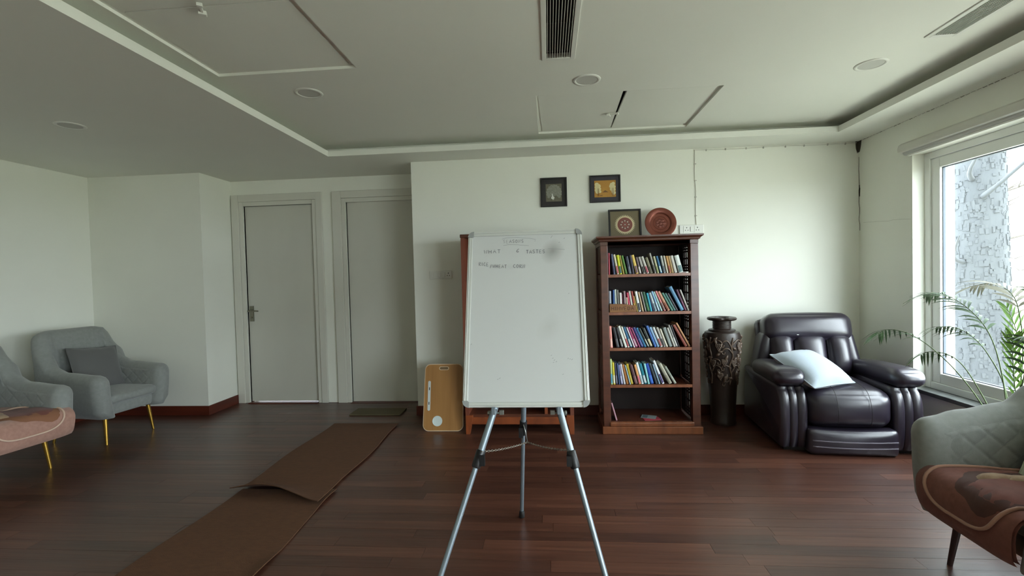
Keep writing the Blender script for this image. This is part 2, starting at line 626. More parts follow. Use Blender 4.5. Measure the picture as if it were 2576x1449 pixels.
# doors
for n, (lx0, lx1, ox0, ox1) in enumerate(((-3.32, -2.535, -3.446, -2.42), (-2.16, -1.375, -2.305, -1.292)), 1):
    d = bpy.data.objects.new(f'door_{n}', None)
    COL.objects.link(d)
    d['kind'] = 'structure'
    d.location = ((lx0 + lx1) / 2, YD, 0)
    obj('door_leaf', MB().box(lx0 + .0012, lx1 - .0012, YD + .018, YD + .053, .012 if n == 1 else .004, 2.164 if n == 1 else 2.167), door_m, d, bevel=.002)
    zt = 2.287
    fr = MB()
    # architrave in two steps: an outer moulding and an inner stop
    for a, b, yy, zz in ((ox0, lx0 - .045, .03, zt), (lx0 - .045, lx0, .018, 2.21)):
        fr.box(a, b, YD - yy, YD + .0, 0, zz)
    for a, b, yy, zz in ((lx1 + .045, ox1, .03, zt), (lx1, lx1 + .045, .018, 2.21)):
        fr.box(a, b, YD - yy, YD + .0, 0, zz)
    fr.box(lx0 - .045, lx1 + .045, YD - .03, YD, 2.21, zt).box(lx0, lx1, YD - .018, YD, 2.165, 2.21)
    fr.box(lx0 - .02, lx0, YD, YD + .06, 0, 2.185).box(lx1, lx1 + .02, YD, YD + .06, 0, 2.185).box(lx0, lx1, YD, YD + .06, 2.165, 2.185)
    obj('door_frame', fr, trim_m, d, bevel=.004)
    obj('threshold', MB().box(lx0, lx1, YD - .05, YD + .06, 0, .0075 if n == 1 else .0035), base_m, d)
    if n == 1:
        h = bpy.data.objects.new('door_handle', None)
        hx, hz = -3.280, .985
        hm = MB().box(hx - .02, hx + .022, YD + .008, YD + .018, hz - .085, hz + .085)
        hm.tube([(hx, YD + .01, hz + .035), (hx, YD - .035, hz + .035)], .011, 12)
        hm.tube([(hx - .005, YD - .032, hz + .035), (hx + .03, YD - .036, hz + .035), (hx + .10, YD - .030, hz + .03)], [.009, .009, .007], 10)
        hm.tube([(hx, YD + .01, hz - .04), (hx, YD - .002, hz - .04)], .009, 12)
        hm.tube([(hx - .028, YD + .016, hz + .03), (hx - .028, YD - .004, hz + .03)], .012, 12)
        bpy.data.objects.remove(h)
        obj('door_handle', hm, steel, d, smooth=True, autos=35, label='steel lever handle on a long back plate')

# window in view and an unseen second one, sized for the daylight it gives
for n, (y0, y1, z0, z1) in enumerate(WIN, 1):
    w = bpy.data.objects.new(f'window_{n}', None)
    COL.objects.link(w)
    w['kind'] = 'structure'
    w.location = (XR, (y0 + y1) / 2, z0)
    xf = XR + .085
    fr = MB().box(xf, xf + .08, y1 - .05, y1, z0, z1).box(xf, xf + .08, y0, y0 + .05, z0, z1).box(xf, xf + .08, y0 + .05, y1 - .05, z0, z0 + .05).box(xf, xf + .08, y0 + .05, y1 - .05, z1 - .05, z1)
    ym = (y0 + y1) / 2
    fr.box(xf + .005, xf + .075, ym - .035, ym + .035, z0 + .05, z1 - .05)
    obj('window_frame', fr, upvc_m, w, bevel=.004)
    for a, b in ((y0 + .05, ym - .035), (ym + .035, y1 - .05)):
        sa = MB().box(xf + .012, xf + .066, b - .075, b, z0 + .05, z1 - .05).box(xf + .012, xf + .066, a, a + .075, z0 + .05, z1 - .05)
        sa.box(xf + .012, xf + .066, a + .075, b - .075, z0 + .05, z0 + .125).box(xf + .012, xf + .066, a + .075, b - .075, z1 - .125, z1 - .05)
        s_ = obj('sash', sa, upvc_m, w, bevel=.006)
        obj('pane', MB().box(xf + .036, xf + .042, a + .07, b - .07, z0 + .12, z1 - .12), glass_m, s_)
        g = .006
        gk = MB()
        for q in ((b - .075 - g, b - .075, z0 + .125, z1 - .125), (a + .075, a + .075 + g, z0 + .125, z1 - .125), (a + .075, b - .075, z0 + .125, z0 + .125 + g), (a + .075, b - .075, z1 - .125 - g, z1 - .125)):
            gk.box(xf + .03, xf + .048, *q)
        obj('gasket', gk, M('gasket_rubber', '#4b5560', .6), s_)
    obj('sill', MB().box(XR - .022, XR + .3, y0 - .02, y1 + .0, z0 - .03, z0), marble, w, bevel=.004, label='dark stone window sill')
# plaster damage in the corner and the hairline cracks
ck = MB()
rnd = random.Random(11)
pts = [(2.737, 2.44), (XR - .001, 2.44)]
rag = [(XR - .001, 2.44)] + [(XR - .002 - .006 * rnd.random(), 2.43 - .02 * i) for i in range(1, 5)]
ck.prism([(2.742, 2.44), (2.764, 2.44), (2.763, 2.35), (2.757, 2.335), (2.75, 2.36), (2.745, 2.38)], lambda a, b, k: (a, YB - .002 * k, b))
ck.prism([(4.388, 2.44), (4.345, 2.44), (4.352, 2.40), (4.36, 2.37), (4.37, 2.345), (4.388, 2.34)], lambda a, b, k: (XR - .002 * k, a, b))
zc_ = 2.3
ribbon(ck, [(4.385 - .012 * rnd.random(), 2.3 - .05 * i) for i in range(14)], .006, lambda a, b, d: (XR - .0012, a, b))
for i in range(6):
    zc2 = 2.02 + .05 * rnd.random() - .01 * i
    ribbon(ck, [(4.37 + .01 * rnd.random(), zc2), (4.375, zc2 - .03)], .012, lambda a, b, d: (XR - .0012, a, b))
hc = MB()
ribbon(hc, [(4.33 - .06 * i, 1.715 - .004 * i + .006 * rnd.uniform(-1, 1)) for i in range(10)], .0016, lambda a, b, d: (XR - .0012, a, b))
sc_ = MB()
for i in range(60):
    ribbon(sc_, [(4.36 - .04 * i - q * .0105, 2.4375 + .0015 * rnd.uniform(-1, 1)) for q in range(4)], rnd.choice((.0012, .002, .004)), lambda a, b, d: (XR - .0012, a, b))
struct('trim_4', sc_, M('seam_crack', '#6f6c61', .95))
struct('trim_3', hc, M('hairline_crack', '#a9a89c', .9))
struct('trim_2', ck, M('plaster_crack', '#4a463c', .95))

# ------------------------------------------------------------------ ceiling fittings
for n, (a, b, c, d) in enumerate(VENTS):
    v = thing('air_vent', ('long white air grille in the ceiling above the whiteboard' if n == 0 else 'white air grille in the ceiling near the window wall'), 'air vent', ((a + b) / 2, (c + d) / 2, ZT), 0, 'ceiling air grilles')
    fr = MB()
    w_ = .022
    z_ = ZT - .006
    fr.box(a - .004, a + w_, c, d + .004, z_, z_ + .03).box(b - w_, b + .004, c, d + .004, z_, z_ + .03).box(a + w_, b - w_, d - .022, d + .004, z_, z_ + .03).box(a + w_, b - w_, c, c + .022, z_, z_ + .03)
    obj('frame', fr, white_pl, v, bevel=.002)
    ns = 10
    for i in range(ns):
        xx = a + w_ + (b - a - 2 * w_) * (i + .5) / ns
        R4 = Matrix.Translation((xx, 0, z_ + .014)) @ Matrix.Rotation(0, 4, 'Y')
        obj('slat', MB().box(-.0017, .0017, c + .022, d - .022, -.012, .012, M4=R4), slat_m, v)
    for k in range(6):
        yy = d - .06 - k * .29
        obj('cross_bar', MB().box(a + w_, b - w_, yy, yy + .006, z_ + .024, z_ + .03), black_pl, v)
    obj('duct', MB().box(a, b, c, d, ZT + .05, ZT + .07).box(a + .001, a + .004, c, d, ZT + .026, ZT + .05).box(b - .004, b - .001, c, d, ZT + .026, ZT + .05).box(a, b, d - .004, d - .001, ZT + .026, ZT + .05), dark_gap, v)

h = thing('access_hatch', 'large access hatch in the tray ceiling over the dim side of the room', 'hatch', (-1.5, 2, ZT), 0, 'ceiling access hatches')


def hatch(h, box_, leaves, latch):
    a, b, c, d = box_
    fr = MB()
    z_ = ZT + .016
    fr.box(a + .001, a + .030, c + .001, d - .001, z_, ZT + .04).box(b - .030, b - .001, c + .001, d - .001, z_, ZT + .04)
    fr.box(a + .030, b - .030, d - .030, d - .001, z_, ZT + .04).box(a + .030, b - .030, c + .001, c + .030, z_, ZT + .04)
    obj('frame', fr, ceil_m, h)
    obj('lid', MB().box(a, b, c, d, ZT + .045, ZT + .06), dark_gap, h)
    for (p, q, r, s, rot) in leaves:
        R4 = Matrix.Translation((p, s, ZT)) @ Matrix.Rotation(rot, 4, 'Z')
        obj('panel', MB().box(0, q - p, r - s, 0, .012, .03, M4=R4), ceil_m, h)
    for (x, y_, rz) in latch:
        R4 = Matrix.Translation((x, y_, ZT)) @ Matrix.Rotation(rz, 4, 'Z')
        lm = MB().box(-.006, .006, -.045, .045, -.008, .004, M4=R4).box(-.016, .016, .02, .045, -.014, .004, M4=R4).box(-.012, .012, -.045, -.028, -.011, .004, M4=R4)
        obj('latch', lm, white_pl, h, bevel=.002)


hatch(h, HATCH[0], [(-1.888, -1.112, 1.998, 2.612, 0), (-1.888, -1.112, 1.385, 1.99, 0)], [(-1.515, 1.99, .5)])
h = thing('access_hatch', 'double access hatch in the ceiling above the bookcase with a sagging leaf', 'hatch', (.56, 3.64, ZT), 0, 'ceiling access hatches')
hatch(h, HATCH[1], [(-.026, .552, 3.248, 4.036, -.022), (.562, 1.156, 3.248, 4.036, 0)], [(.52, 3.66, 1.2)])

for (x, y_, z_, lab) in ((.269, 3.0, ZT, 'round ceiling light just behind the long air grille'),
                         (1.978, 3.018, ZT, 'round ceiling light nearest the window wall'),
                         (-1.529, 2.95, ZT, 'round ceiling light beside the large access hatch'),
                         (-3.26, 2.985, ZC, 'round ceiling light on the dim lower ceiling over the grey armchairs')):
    d = thing('ceiling_light', lab, 'ceiling light', (x, y_, z_), 0, 'round ceiling lights, switched off')
    obj('rim', MB().lathe([(.066, 0), (.068, -.004), (.076, -.006), (.087, -.003), (.088, 0)], (0, 0, 0), 40), white_pl, d, smooth=True, world=False)
    obj('diffuser', MB().lathe([(.0, -.0025), (.067, -.0025)], (0, 0, 0), 40), M('frosted_diffuser', '#c4c4be', .6), d, world=False)

# ------------------------------------------------------------------ wall fittings
bl = thing('roller_blind', 'white rolled-up roller blind above the window', 'blind', (XR - .05, 2.8, 2.2))
by0, by1 = 1.85, 3.815
cs = [(0, 0), (-.055, 0), (-.075, .012), (-.08, .035), (-.072, .062), (-.05, .078), (0, .08)]
obj('cassette', MB().prism(cs, lambda a, b, k: (XR + a, by0 if k else by1, 2.18 + b)), M('blind_cassette', '#c9c8bf', .4), bl, smooth=True, autos=30)
obj('blind_roll', MB().tube([(XR - .04, by0 + .01, 2.182), (XR - .04, by1 - .03, 2.182)], .022, 16), M('blind_cloth', '#b9b9b4', .7), bl, smooth=True, autos=40)
obj('bottom_bar', MB().box(XR - .05, XR - .03, by0 + .02, by1 - .06, 2.150, 2.166), white_pl, bl, bevel=.003)


def socket(cx, cz, y_, pins, label):
    s = thing('socket_plate', label, 'power socket', (cx, y_, cz), 0)
    obj('plate', MB().box(cx - .108, cx + .108, y_ - .012, y_, cz - .04, cz + .04), white_pl, s, bevel=.004)
    for k in pins:
        f = obj('socket_face', MB().box(cx + k - .028, cx + k + .028, y_ - .0145, y_ - .011, cz - .03, cz + .03), white_pl, s, bevel=.001)
        hm = MB()
        for px, pz, r in ((0, .014, .005), (-.011, -.009, .004), (.011, -.009, .004)):
            hm.tube([(cx + k + px, y_ - .0150, cz + pz), (cx + k + px, y_ - .013, cz + pz)], r, 10)
        obj('pin_hole', hm, black_pl, f)
    for k in (-.078, -.012, .03) if len(pins) == 1 else (-.0,):
        obj('rocker', MB().box(cx + k - .013, cx + k + .013, y_ - .018, y_ - .011, cz - .022, cz + .022), white_pl, s, bevel=.002)


socket(-1.028, 1.356, YB, (.075,), 'white switch and socket plate on the wall beside the whiteboard')
socket(1.312, 1.712, YB, (-.045, .05), 'white double socket plate on the wall above the bookcase')
cw = thing('wall_cable', 'thin white cable clipped along the top of the wall and down to the double socket', 'cable', (1.36, YB, 2.0))
pts = [(1.356, YB - .005, 1.752), (1.352, YB - .005, 1.9), (1.357, YB - .006, 2.05), (1.349, YB - .005, 2.2), (1.352, YB - .005, 2.36), (1.355, YB - .005, 2.424), (1.375, YB - .005, 2.428), (1.7, YB - .005, 2.422), (2.1, YB - .005, 2.430), (2.4, YB - .005, 2.424), (2.75, YB - .005, 2.428)]
obj('wire', MB().tube(smooth_path(pts, 5), .0028, 8), M('cable_sheath', '#d2d1c8', .5), cw, smooth=True)
for x in (1.45, 1.62, 1.8, 1.95, 2.14, 2.3, 2.5, 2.65):
    obj('clip', MB().box(x, x + .008, YB - .012, YB, 2.416, 2.432), M('cable_clip', '#b4b2aa', .6), cw)
for z in (1.83, 2.0, 2.15, 2.3):
    obj('clip', MB().box(1.344, 1.362, YB - .012, YB, z, z + .007), M('cable_clip', '#b4b2aa', .6), cw)


def picture(name, x0, x1, z0, z1, label, fw, mat_col, art, y_=YB, tilt=0):
    p = thing(name, label, 'picture', ((x0 + x1) / 2, y_, z0), 0)
    p.rotation_euler = (tilt, 0, 0)
    cx, W_, H_ = 0, (x1 - x0) / 2, z1 - z0
    fr = MB()
    for q in ((-W_, -W_ + fw, 0, H_), (W_ - fw, W_, 0, H_), (-W_ + fw, W_ - fw, 0, fw), (-W_ + fw, W_ - fw, H_ - fw, H_)):
        fr.box(q[0], q[1], -.022, 0, q[2], q[3])
    obj('frame', fr, black_fr, p, bevel=.002, world=False)
    obj('mount', MB().box(-W_ + fw, W_ - fw, -.012, -.002, fw, H_ - fw), M(name + '_mount', mat_col, .7), p, world=False)
    art(p, W_, H_)
    return p


def disc(mb, cx, cz, r, d, mi=0, n=20, sz=1.0, th=.0015):
    pts = [(cx + r * cos(2 * pi * k / n), cz + r * sz * sin(2 * pi * k / n)) for k in range(n)]
    mb.prism(pts, lambda a, b, k: (a, d - th * k, b), mi)


def art_peacock(p, W_, H_):
    bgm = M('peacock_ground', '#6f6a58', .6, var=('#5a5545', (60, 60, 60), .3))
    obj('art_panel', MB().box(-.074, .074, -.0145, -.011, .048, .212), bgm, p, world=False)
    f = MB()
    for ring, (n, R0, r) in enumerate(((13, .064, .0135), (11, .046, .011), (9, .029, .009))):
        for k in range(n):
            a = radians(-35 + 250 * k / (n - 1))
            disc(f, .002 + R0 * .93 * cos(a), .130 + R0 * sin(a), r, -.0146 - .0006 * ring - .00004 * k, 0, 10)
    disc(f, .002, .128, .030, -.0165, 0, 16)
    obj('feather_fan', f, M('silver_feathers', '#96968a', .45, .3, var=('#74746a', (90, 90, 90), .3)), p, world=False)
    b = MB()
    disc(b, -.010, .083, .016, -.0185, 0, 14, .8)
    b.prism([(-.022, .085), (-.017, .108), (-.019, .120), (-.012, .122), (-.009, .108), (-.003, .09)], lambda a, c, k: (a, -.0185 - .002 * k, c))
    b.prism([(-.012, .074), (-.013, .062), (-.010, .062), (-.008, .074)], lambda a, c, k: (a, -.0185 - .002 * k, c))
    b.prism([(-.004, .074), (-.004, .062), (-.001, .062), (0, .074)], lambda a, c, k: (a, -.0185 - .002 * k, c))
    obj('peacock', b, M('white_bird', '#d8d8d2', .5), p, world=False)


def art_gold(p, W_, H_):
    obj('art_panel', MB().box(-.098, .098, -.0145, -.011, .048, .202), M('gold_ground', '#b98b3c', .5, .25, var=('#a2702c', (12, 12, 12), .3)), p, world=False)
    f = MB()
    for cx, cz, r in ((-.075, .165, .02), (-.06, .15, .022), (-.082, .14, .014), (-.066, .125, .022), (-.082, .115, .014), (-.05, .125, .014), (-.07, .10, .02), (-.048, .10, .014),
                      (.06, .16, .018), (.075, .17, .016), (.052, .145, .016), (.07, .145, .02), (.085, .14, .012), (.06, .12, .018), (.08, .115, .016), (.07, .095, .014), (.085, .085, .013), (.078, .075, .010)):
        disc(f, cx, cz, r, -.0146 - .00012 * (len(f.v) // 16 % 20), 0, 8)
    obj('foliage', f, M('pale_straw', '#d5c999', .6), p, world=False)
    g = MB().prism([(-.025, .092), (0, .112), (.03, .092)], lambda a, c, k: (a, -.0146 - .001 * k, c))
    for x in (-.066, -.058, .066, .076):
        g.prism([(x - .002, .06), (x + .002, .06), (x + .001, .13), (x - .001, .13)], lambda a, c, k: (a, -.0186 - .001 * k, c))
    for x in (-.045, -.036, -.028):
        disc(g, x, .064, .004, -.0146, 0, 6)
    obj('brown_inlay', g, M('brown_straw', '#6e4a1e', .6), p, world=False)


def art_doily(p, W_, H_):
    cz = .128
    n = 36
    pts = []
    for k in range(n * 4):
        a = 2 * pi * k / (n * 4)
        r = .080 + .009 * (1 if k % 4 in (1, 2) else -.4)
        pts.append((r * cos(a), cz + r * sin(a)))
    obj('lace_disc', MB().prism(pts, lambda a, c, k: (a, -.0125 - .0015 * k, c)), M('cream_lace', '#c9bd97', .8), p, world=False)
    m = MB()
    disc(m, 0, cz, .066, -.0142, 0, 32)
    obj('medallion', m, M('red_medallion', '#6b4038', .7), p, world=False)
    g = MB()
    for r in (.062, .049):
        ribbon(g, [(r * cos(2 * pi * k / 40), cz + r * sin(2 * pi * k / 40)) for k in range(41)], .003, lambda a, c, d: (a, -.0160 - d, c), 0)
    for k in range(8):
        a = 2 * pi * k / 8
        disc(g, .034 * cos(a), cz + .034 * sin(a), .007, -.016, 1, 8)
        disc(g, .018 * cos(a + .4), cz + .018 * sin(a + .4), .005, -.016, 0, 6)
    disc(g, 0, cz, .006, -.016, 1, 10)
    obj('medallion_pattern', g, [M('terracotta_thread', '#a0594b', .7), M('pale_bead', '#b9a99a', .6)], p, world=False)


picture('framed_peacock', -.057, .188, 1.962, 2.232, 'small black-framed picture of a white peacock on the back wall', .014, '#2b2827', art_peacock)
picture('framed_gold_panel', .398, .679, 1.985, 2.235, 'black-framed gold picture on the back wall nearer the hanging cable', .012, '#35323a', art_gold)

# ------------------------------------------------------------------ bookcase
SX0, SX1, SY0, SY1 = .427, 1.210, 3.87, 4.27
IX0, IX1 = .487, 1.145
bc = thing('bookcase', 'reddish brown wooden bookcase with four rows of books and lattice sides', 'bookcase', ((SX0 + SX1) / 2, SY0, 0))
for x0 in (SX0, IX1):
    for y0 in (SY0, SY1 - .06):
        x1 = IX0 if x0 == SX0 else SX1
        obj('post', MB().box(x0, x1, y0, y0 + .06, .06, 1.555), shelf_m, bc, bevel=.004)
obj('plinth', MB().box(SX0 - .012, SX1 + .012, SY0 - .015, SY1, 0, .062), shelf_edge, bc, bevel=.004)
obj('bottom_rail', MB().box(IX0 - .01, IX1 + .01, SY0 - .012, SY0 + .02, .062, .098), shelf_edge, bc, bevel=.008)
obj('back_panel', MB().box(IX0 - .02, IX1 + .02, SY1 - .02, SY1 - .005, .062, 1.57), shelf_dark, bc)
obj('top_rail', MB().box(IX0, IX1, SY0, SY0 + .03, 1.555, 1.585), shelf_m, bc)
cor = []
for e, z in ((0, 1.555), (0, 1.583), (.012, 1.590), (.014, 1.600), (.03, 1.612), (.034, 1.616), (.034, 1.628)):
    cor.append([(SX0 - e, SY0 - e, z), (SX1 + e, SY0 - e, z), (SX1 + e, SY1, z), (SX0 - e, SY1, z)])
obj('cornice', MB().loft(cor), shelf_m, bc)
ST = [1.315, 1.005, .710, .405, .100]
for k, z in enumerate(ST):
    sh = obj('shelf', MB().box(IX0 - .02, IX1 + .02, SY0 + (.012 if k == 4 else .004), SY1 - .02, z - .022, z), [shelf_m], bc, bevel=.003)
    if k < 4:
        obj('shelf_edge', MB().box(IX0, IX1, SY0, SY0 + .006, z - .023, z + .0005), shelf_edge, sh)
# lattice sides: rails at shelf level, each bay a turned grille
bays = [(1.325, 1.545), (1.015, 1.285), (.72, .975), (.415, .68), (.115, .375)]
for side, xx in (('a', SX0 + .012), ('b', IX1 + .004)):
    for z0, z1 in bays:
        g = MB()
        g.box(xx - .002, xx + .016, SY0 + .06, SY1 - .06, z1, z1 + .03)
        H_ = z1 - z0
        n = 3
        wide = .15
        g.box(xx, xx + .005, SY0 + .06 + wide, SY1 - .06, z0, z1)
        for i in range(n):
            yy = SY0 + .06 + wide * (i + .5) / n
            g.box(xx, xx + .005, yy - .012, yy + .012, z0, z1)
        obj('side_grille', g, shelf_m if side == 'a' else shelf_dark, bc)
        bd = MB()
        for i in range(n + 1):
            yy = SY0 + .06 + wide * i / n
            ya, yb = max(SY0 + .06, yy - .016), min(SY0 + .06 + wide, yy + .016)
            for fz in (.04, .14, .24, .50, .76, .86, .96):
                bd.box(xx + .001, xx + .004, ya, yb, z0 + H_ * fz - .007, z0 + H_ * fz + .007)
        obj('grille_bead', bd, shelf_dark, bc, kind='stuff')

# books: (base px, thickness px, height px, top-left px, colour, second colour, word description)
ROW1 = [(145, 30, 450, 138, 'c04a5a', None, 'crimson pink'), (246, 44, 430, 188, '4d5876', '39405c', 'slate blue'), (318, 46, 420, 236, 'd4ccb0', 'c05a62', 'cream and pink'),
        (376, 52, 405, 308, 'd6de1e', '2b5a66', 'lime yellow and teal'), (440, 34, 400, 350, 'a8963c', None, 'olive yellow'), (494, 46, 395, 400, '568a2e', '6f9c4c', 'grass green'),
        (556, 62, 370, 482, '2f3746', '5b6470', 'charcoal blue'), (628, 52, 395, 560, '241a30', None, 'dark violet'), (706, 62, 400, 592, 'dfbf5c', '6f4f62', 'yellow and mauve'),
        (776, 46, 350, 690, '6a5a5a', 'd0ccc4', 'brown and white'), (858, 48, 360, 748, 'cfcdc6', '2a2a2a', 'white with black blocks'), (924, 52, 350, 800, 'bfbdb2', 'b04a58', 'pale grey'),
        (996, 56, 345, 882, '7c785c', '4e4b3a', 'olive grey'), (1080, 36, 430, 962, 'a5a49c', '5a5a56', 'tall grey'), (1136, 40, 360, 1046, 'b8b68e', '8d9a5a', 'pale sage'),
        (1200, 44, 365, 1100, '2e6f9c', 'c8dce0', 'blue and white'), (1262, 42, 365, 1184, 'a9aca6', '55606a', 'mid grey'), (1322, 36, 365, 1246, 'c4beaa', None, 'pale beige'),
        (1376, 44, 360, 1296, 'b98a48', '9a4a3a', 'tan'), (1432, 44, 360, 1346, 'a68c58', None, 'khaki'), (1488, 58, 365, 1392, 'cdcac0', None, 'off-white'), (1570, 96, 365, 1470, 'd4dcd6', '5a7a7c', 'thick white')]
ROW2 = [(174, 50, 440, 165, 'b4c0cc', '2a3040', 'white and black'), (248, 38, 460, 240, '28589a', '5e84ae', 'royal blue'), (296, 40, 470, 276, 'd4e0d6', None, 'pale mint'),
        (344, 34, 460, 322, '8a887e', None, 'stone grey'), (392, 46, 400, 376, 'e0dfda', '4a4a46', 'bright white'), (444, 24, 380, 428, '6a3040', None, 'maroon'),
        (482, 38, 430, 462, 'a68c90', '7c5c66', 'dusty mauve'), (530, 28, 300, 512, 'd2c8b0', None, 'short cream'), (586, 40, 400, 526, 'd24c66', 'e07888', 'rose pink'),
        (640, 42, 430, 566, 'e6e6e0', None, 'plain white'), (688, 36, 430, 612, 'a04030', 'b8a040', 'rust red'), (736, 24, 330, 660, 'c0aa4a', None, 'mustard'),
        (772, 54, 425, 688, 'dce4e2', '2c2c34', 'white over black'), (850, 30, 410, 758, 'e0c49c', None, 'peach'), (902, 28, 415, 804, '90908a', None, 'dull grey'),
        (952, 58, 410, 842, '1e5030', '3a7040', 'forest green'), (1012, 44, 385, 922, '1f9fb8', None, 'bright cyan'), (1068, 26, 395, 944, '24305a', None, 'thin navy'),
        (1108, 44, 400, 978, 'dcecee', '8aaab8', 'ice white'), (1166, 40, 405, 1006, '7ea8c8', 'c0d4e0', 'powder blue'), (1222, 38, 400, 1062, 'a0c6c0', None, 'pale teal'),
        (1284, 42, 410, 1098, 'cf7a78', '6a645e', 'coral and grey'), (1356, 54, 400, 1150, 'bd8c6c', '8a4c34', 'orange brown'), (1432, 40, 370, 1232, '4c8270', None, 'sea green'),
        (1486, 42, 360, 1290, '3f6e68', None, 'dark teal'), (1540, 34, 360, 1350, '4a424a', None, 'charcoal'), (1622, 72, 490, 1372, '4f80a2', '5f98b8', 'large steel blue'),
        (1706, 40, 430, 1524, '5e3048', '8a4a68', 'plum'), (1762, 34, 430, 1592, 'c6c2ba', None, 'light grey')]
ROW3 = [(192, 54, 405, 165, 'e6968a', 'f0c0b0', 'salmon'), (316, 58, 385, 232, '222228', '5a5a5c', 'black'), (398, 46, 385, 292, '26262a', '9a9a98', 'black and grey'),
        (466, 44, 400, 332, 'dee4d8', None, 'white'), (516, 36, 385, 388, 'dcd8cc', 'b03a40', 'white and red'), (568, 46, 375, 432, '3a78a0', 'c8e0e0', 'blue and aqua'),
        (626, 26, 375, 482, 'dcd4dc', None, 'thin white'), (668, 46, 370, 522, 'c04e80', 'ecc8d8', 'magenta and white'), (722, 30, 365, 566, '9a3c68', None, 'wine'),
        (770, 48, 365, 608, '2e3678', '5c66a0', 'indigo'), (828, 44, 355, 666, '3f8cbc', None, 'sky blue'), (884, 36, 350, 714, '364038', 'a8b0a4', 'dark green'),
        (934, 54, 350, 784, '363c36', 'd0c8a0', 'dark grey and cream'), (1006, 46, 395, 846, '3868ae', None, 'cobalt blue'), (1062, 42, 365, 912, '9ec6e6', None, 'pale blue'),
        (1114, 46, 365, 962, 'c6cac6', 'a05050', 'white and rust'), (1170, 40, 365, 1032, 'a8a49c', '3c3c3c', 'grey and black'), (1218, 36, 335, 1092, 'cec8b2', None, 'cream'),
        (1290, 54, 355, 1166, '9ca8a6', None, 'blue grey'), (1356, 36, 355, 1224, 'b4b4aa', None, 'silver grey'), (1402, 34, 405, 1250, '8c8a84', 'd0d0ca', 'tall grey'),
        (1444, 22, 400, 1300, '2e2c30', None, 'thin black'), (1566, 50, 400, 1340, '9c5242', None, 'brick red'), (1628, 34, 440, 1385, 'b8875a', None, 'sky-covered tan')]
ROW4 = [(208, 36, 480, 186, 'c4d89a', '58b0d8', 'pale green and blue'), (254, 40, 410, 228, 'dccc3e', 'f0f0e0', 'yellow and white'), (306, 34, 400, 272, '5a5a78', '9a9ab0', 'dark slate'),
        (352, 26, 395, 312, '44608a', None, 'denim blue'), (396, 44, 365, 326, '8888ac', 'c0c0d8', 'lavender'), (450, 34, 380, 374, 'e6e6ea', None, 'white'),
        (500, 46, 370, 412, 'd08c4c', None, 'orange'), (554, 20, 370, 458, 'b4d4dc', None, 'thin pale blue'), (584, 48, 385, 486, 'd2b42c', 'e0cc60', 'yellow'),
        (652, 62, 375, 542, '5c3c3e', '7c5c5a', 'brown'), (724, 44, 375, 626, 'e0a060', 'e07088', 'orange and pink'), (774, 46, 415, 662, 'e0f0f2', 'a8c0c8', 'tall white'),
        (832, 54, 390, 724, '1c8698', 'e0e8e8', 'teal'), (890, 38, 390, 806, '96d8d6', None, 'aqua'), (946, 64, 390, 842, '1e4eae', '4878d0', 'deep blue'),
        (1032, 44, 380, 906, '3e484e', None, 'dark grey'), (1088, 32, 370, 964, '8ca8bc', None, 'grey blue'), (1150, 46, 435, 974, 'e4eaf0', '5a4a80', 'leaning white'),
        (1278, 62, 375, 1078, 'b0ae9a', '9c9a86', 'grey cream'), (1372, 48, 320, 1180, '8e9486', 'b0b4a6', 'sage grey')]
ORD = 'first second third fourth fifth sixth seventh eighth ninth tenth eleventh twelfth thirteenth fourteenth fifteenth sixteenth seventeenth eighteenth nineteenth twentieth twenty-first twenty-second twenty-third twenty-fourth twenty-fifth twenty-sixth twenty-seventh twenty-eighth twenty-ninth'.split()


def book(x, z, y_, t, h, d, ang, c1, c2, label, group):
    cv = MB()
    th = .0022
    cv.box(0, th, 0, d, 0, h).box(t - th, t, 0, d, 0, h)
    # rounded spine
    sp = [(0, .002), (t * .2, -.0016), (t * .5, -.0028), (t * .8, -.0016), (t, .002), (t, .0045), (0, .0045)]
    cv.prism(sp, lambda a, b, k: (a, b, h * k), 0)
    if c2:
        k0, k1 = (.55, .97) if len(c1 + c2) and (int(c2, 16) % 2) else (.05, .42)
        bp = [(t * .06, .0008), (t * .2, -.0022), (t * .5, -.0034), (t * .8, -.0022), (t * .94, .0008)]
        n = len(bp)
        cv.add([(a, b, h * k0) for a, b in bp] + [(a, b, h * k1) for a, b in bp], [(i, i + 1, n + i + 1, n + i) for i in range(n - 1)], 1)
    mats = [M('cover_' + c1, '#' + c1, .45)] + ([M('cover_' + c2, '#' + c2, .45)] if c2 else [])
    o = obj('book', cv, mats)
    o.location = (x, y_, z)
    o.rotation_euler = (0, -ang, 0)
    tag(o, label, 'book', group)
    p = obj('page_block', MB().box(th, t - th, .004, d - .004, .003, h - .003), paper_m, o, world=False)
    return o


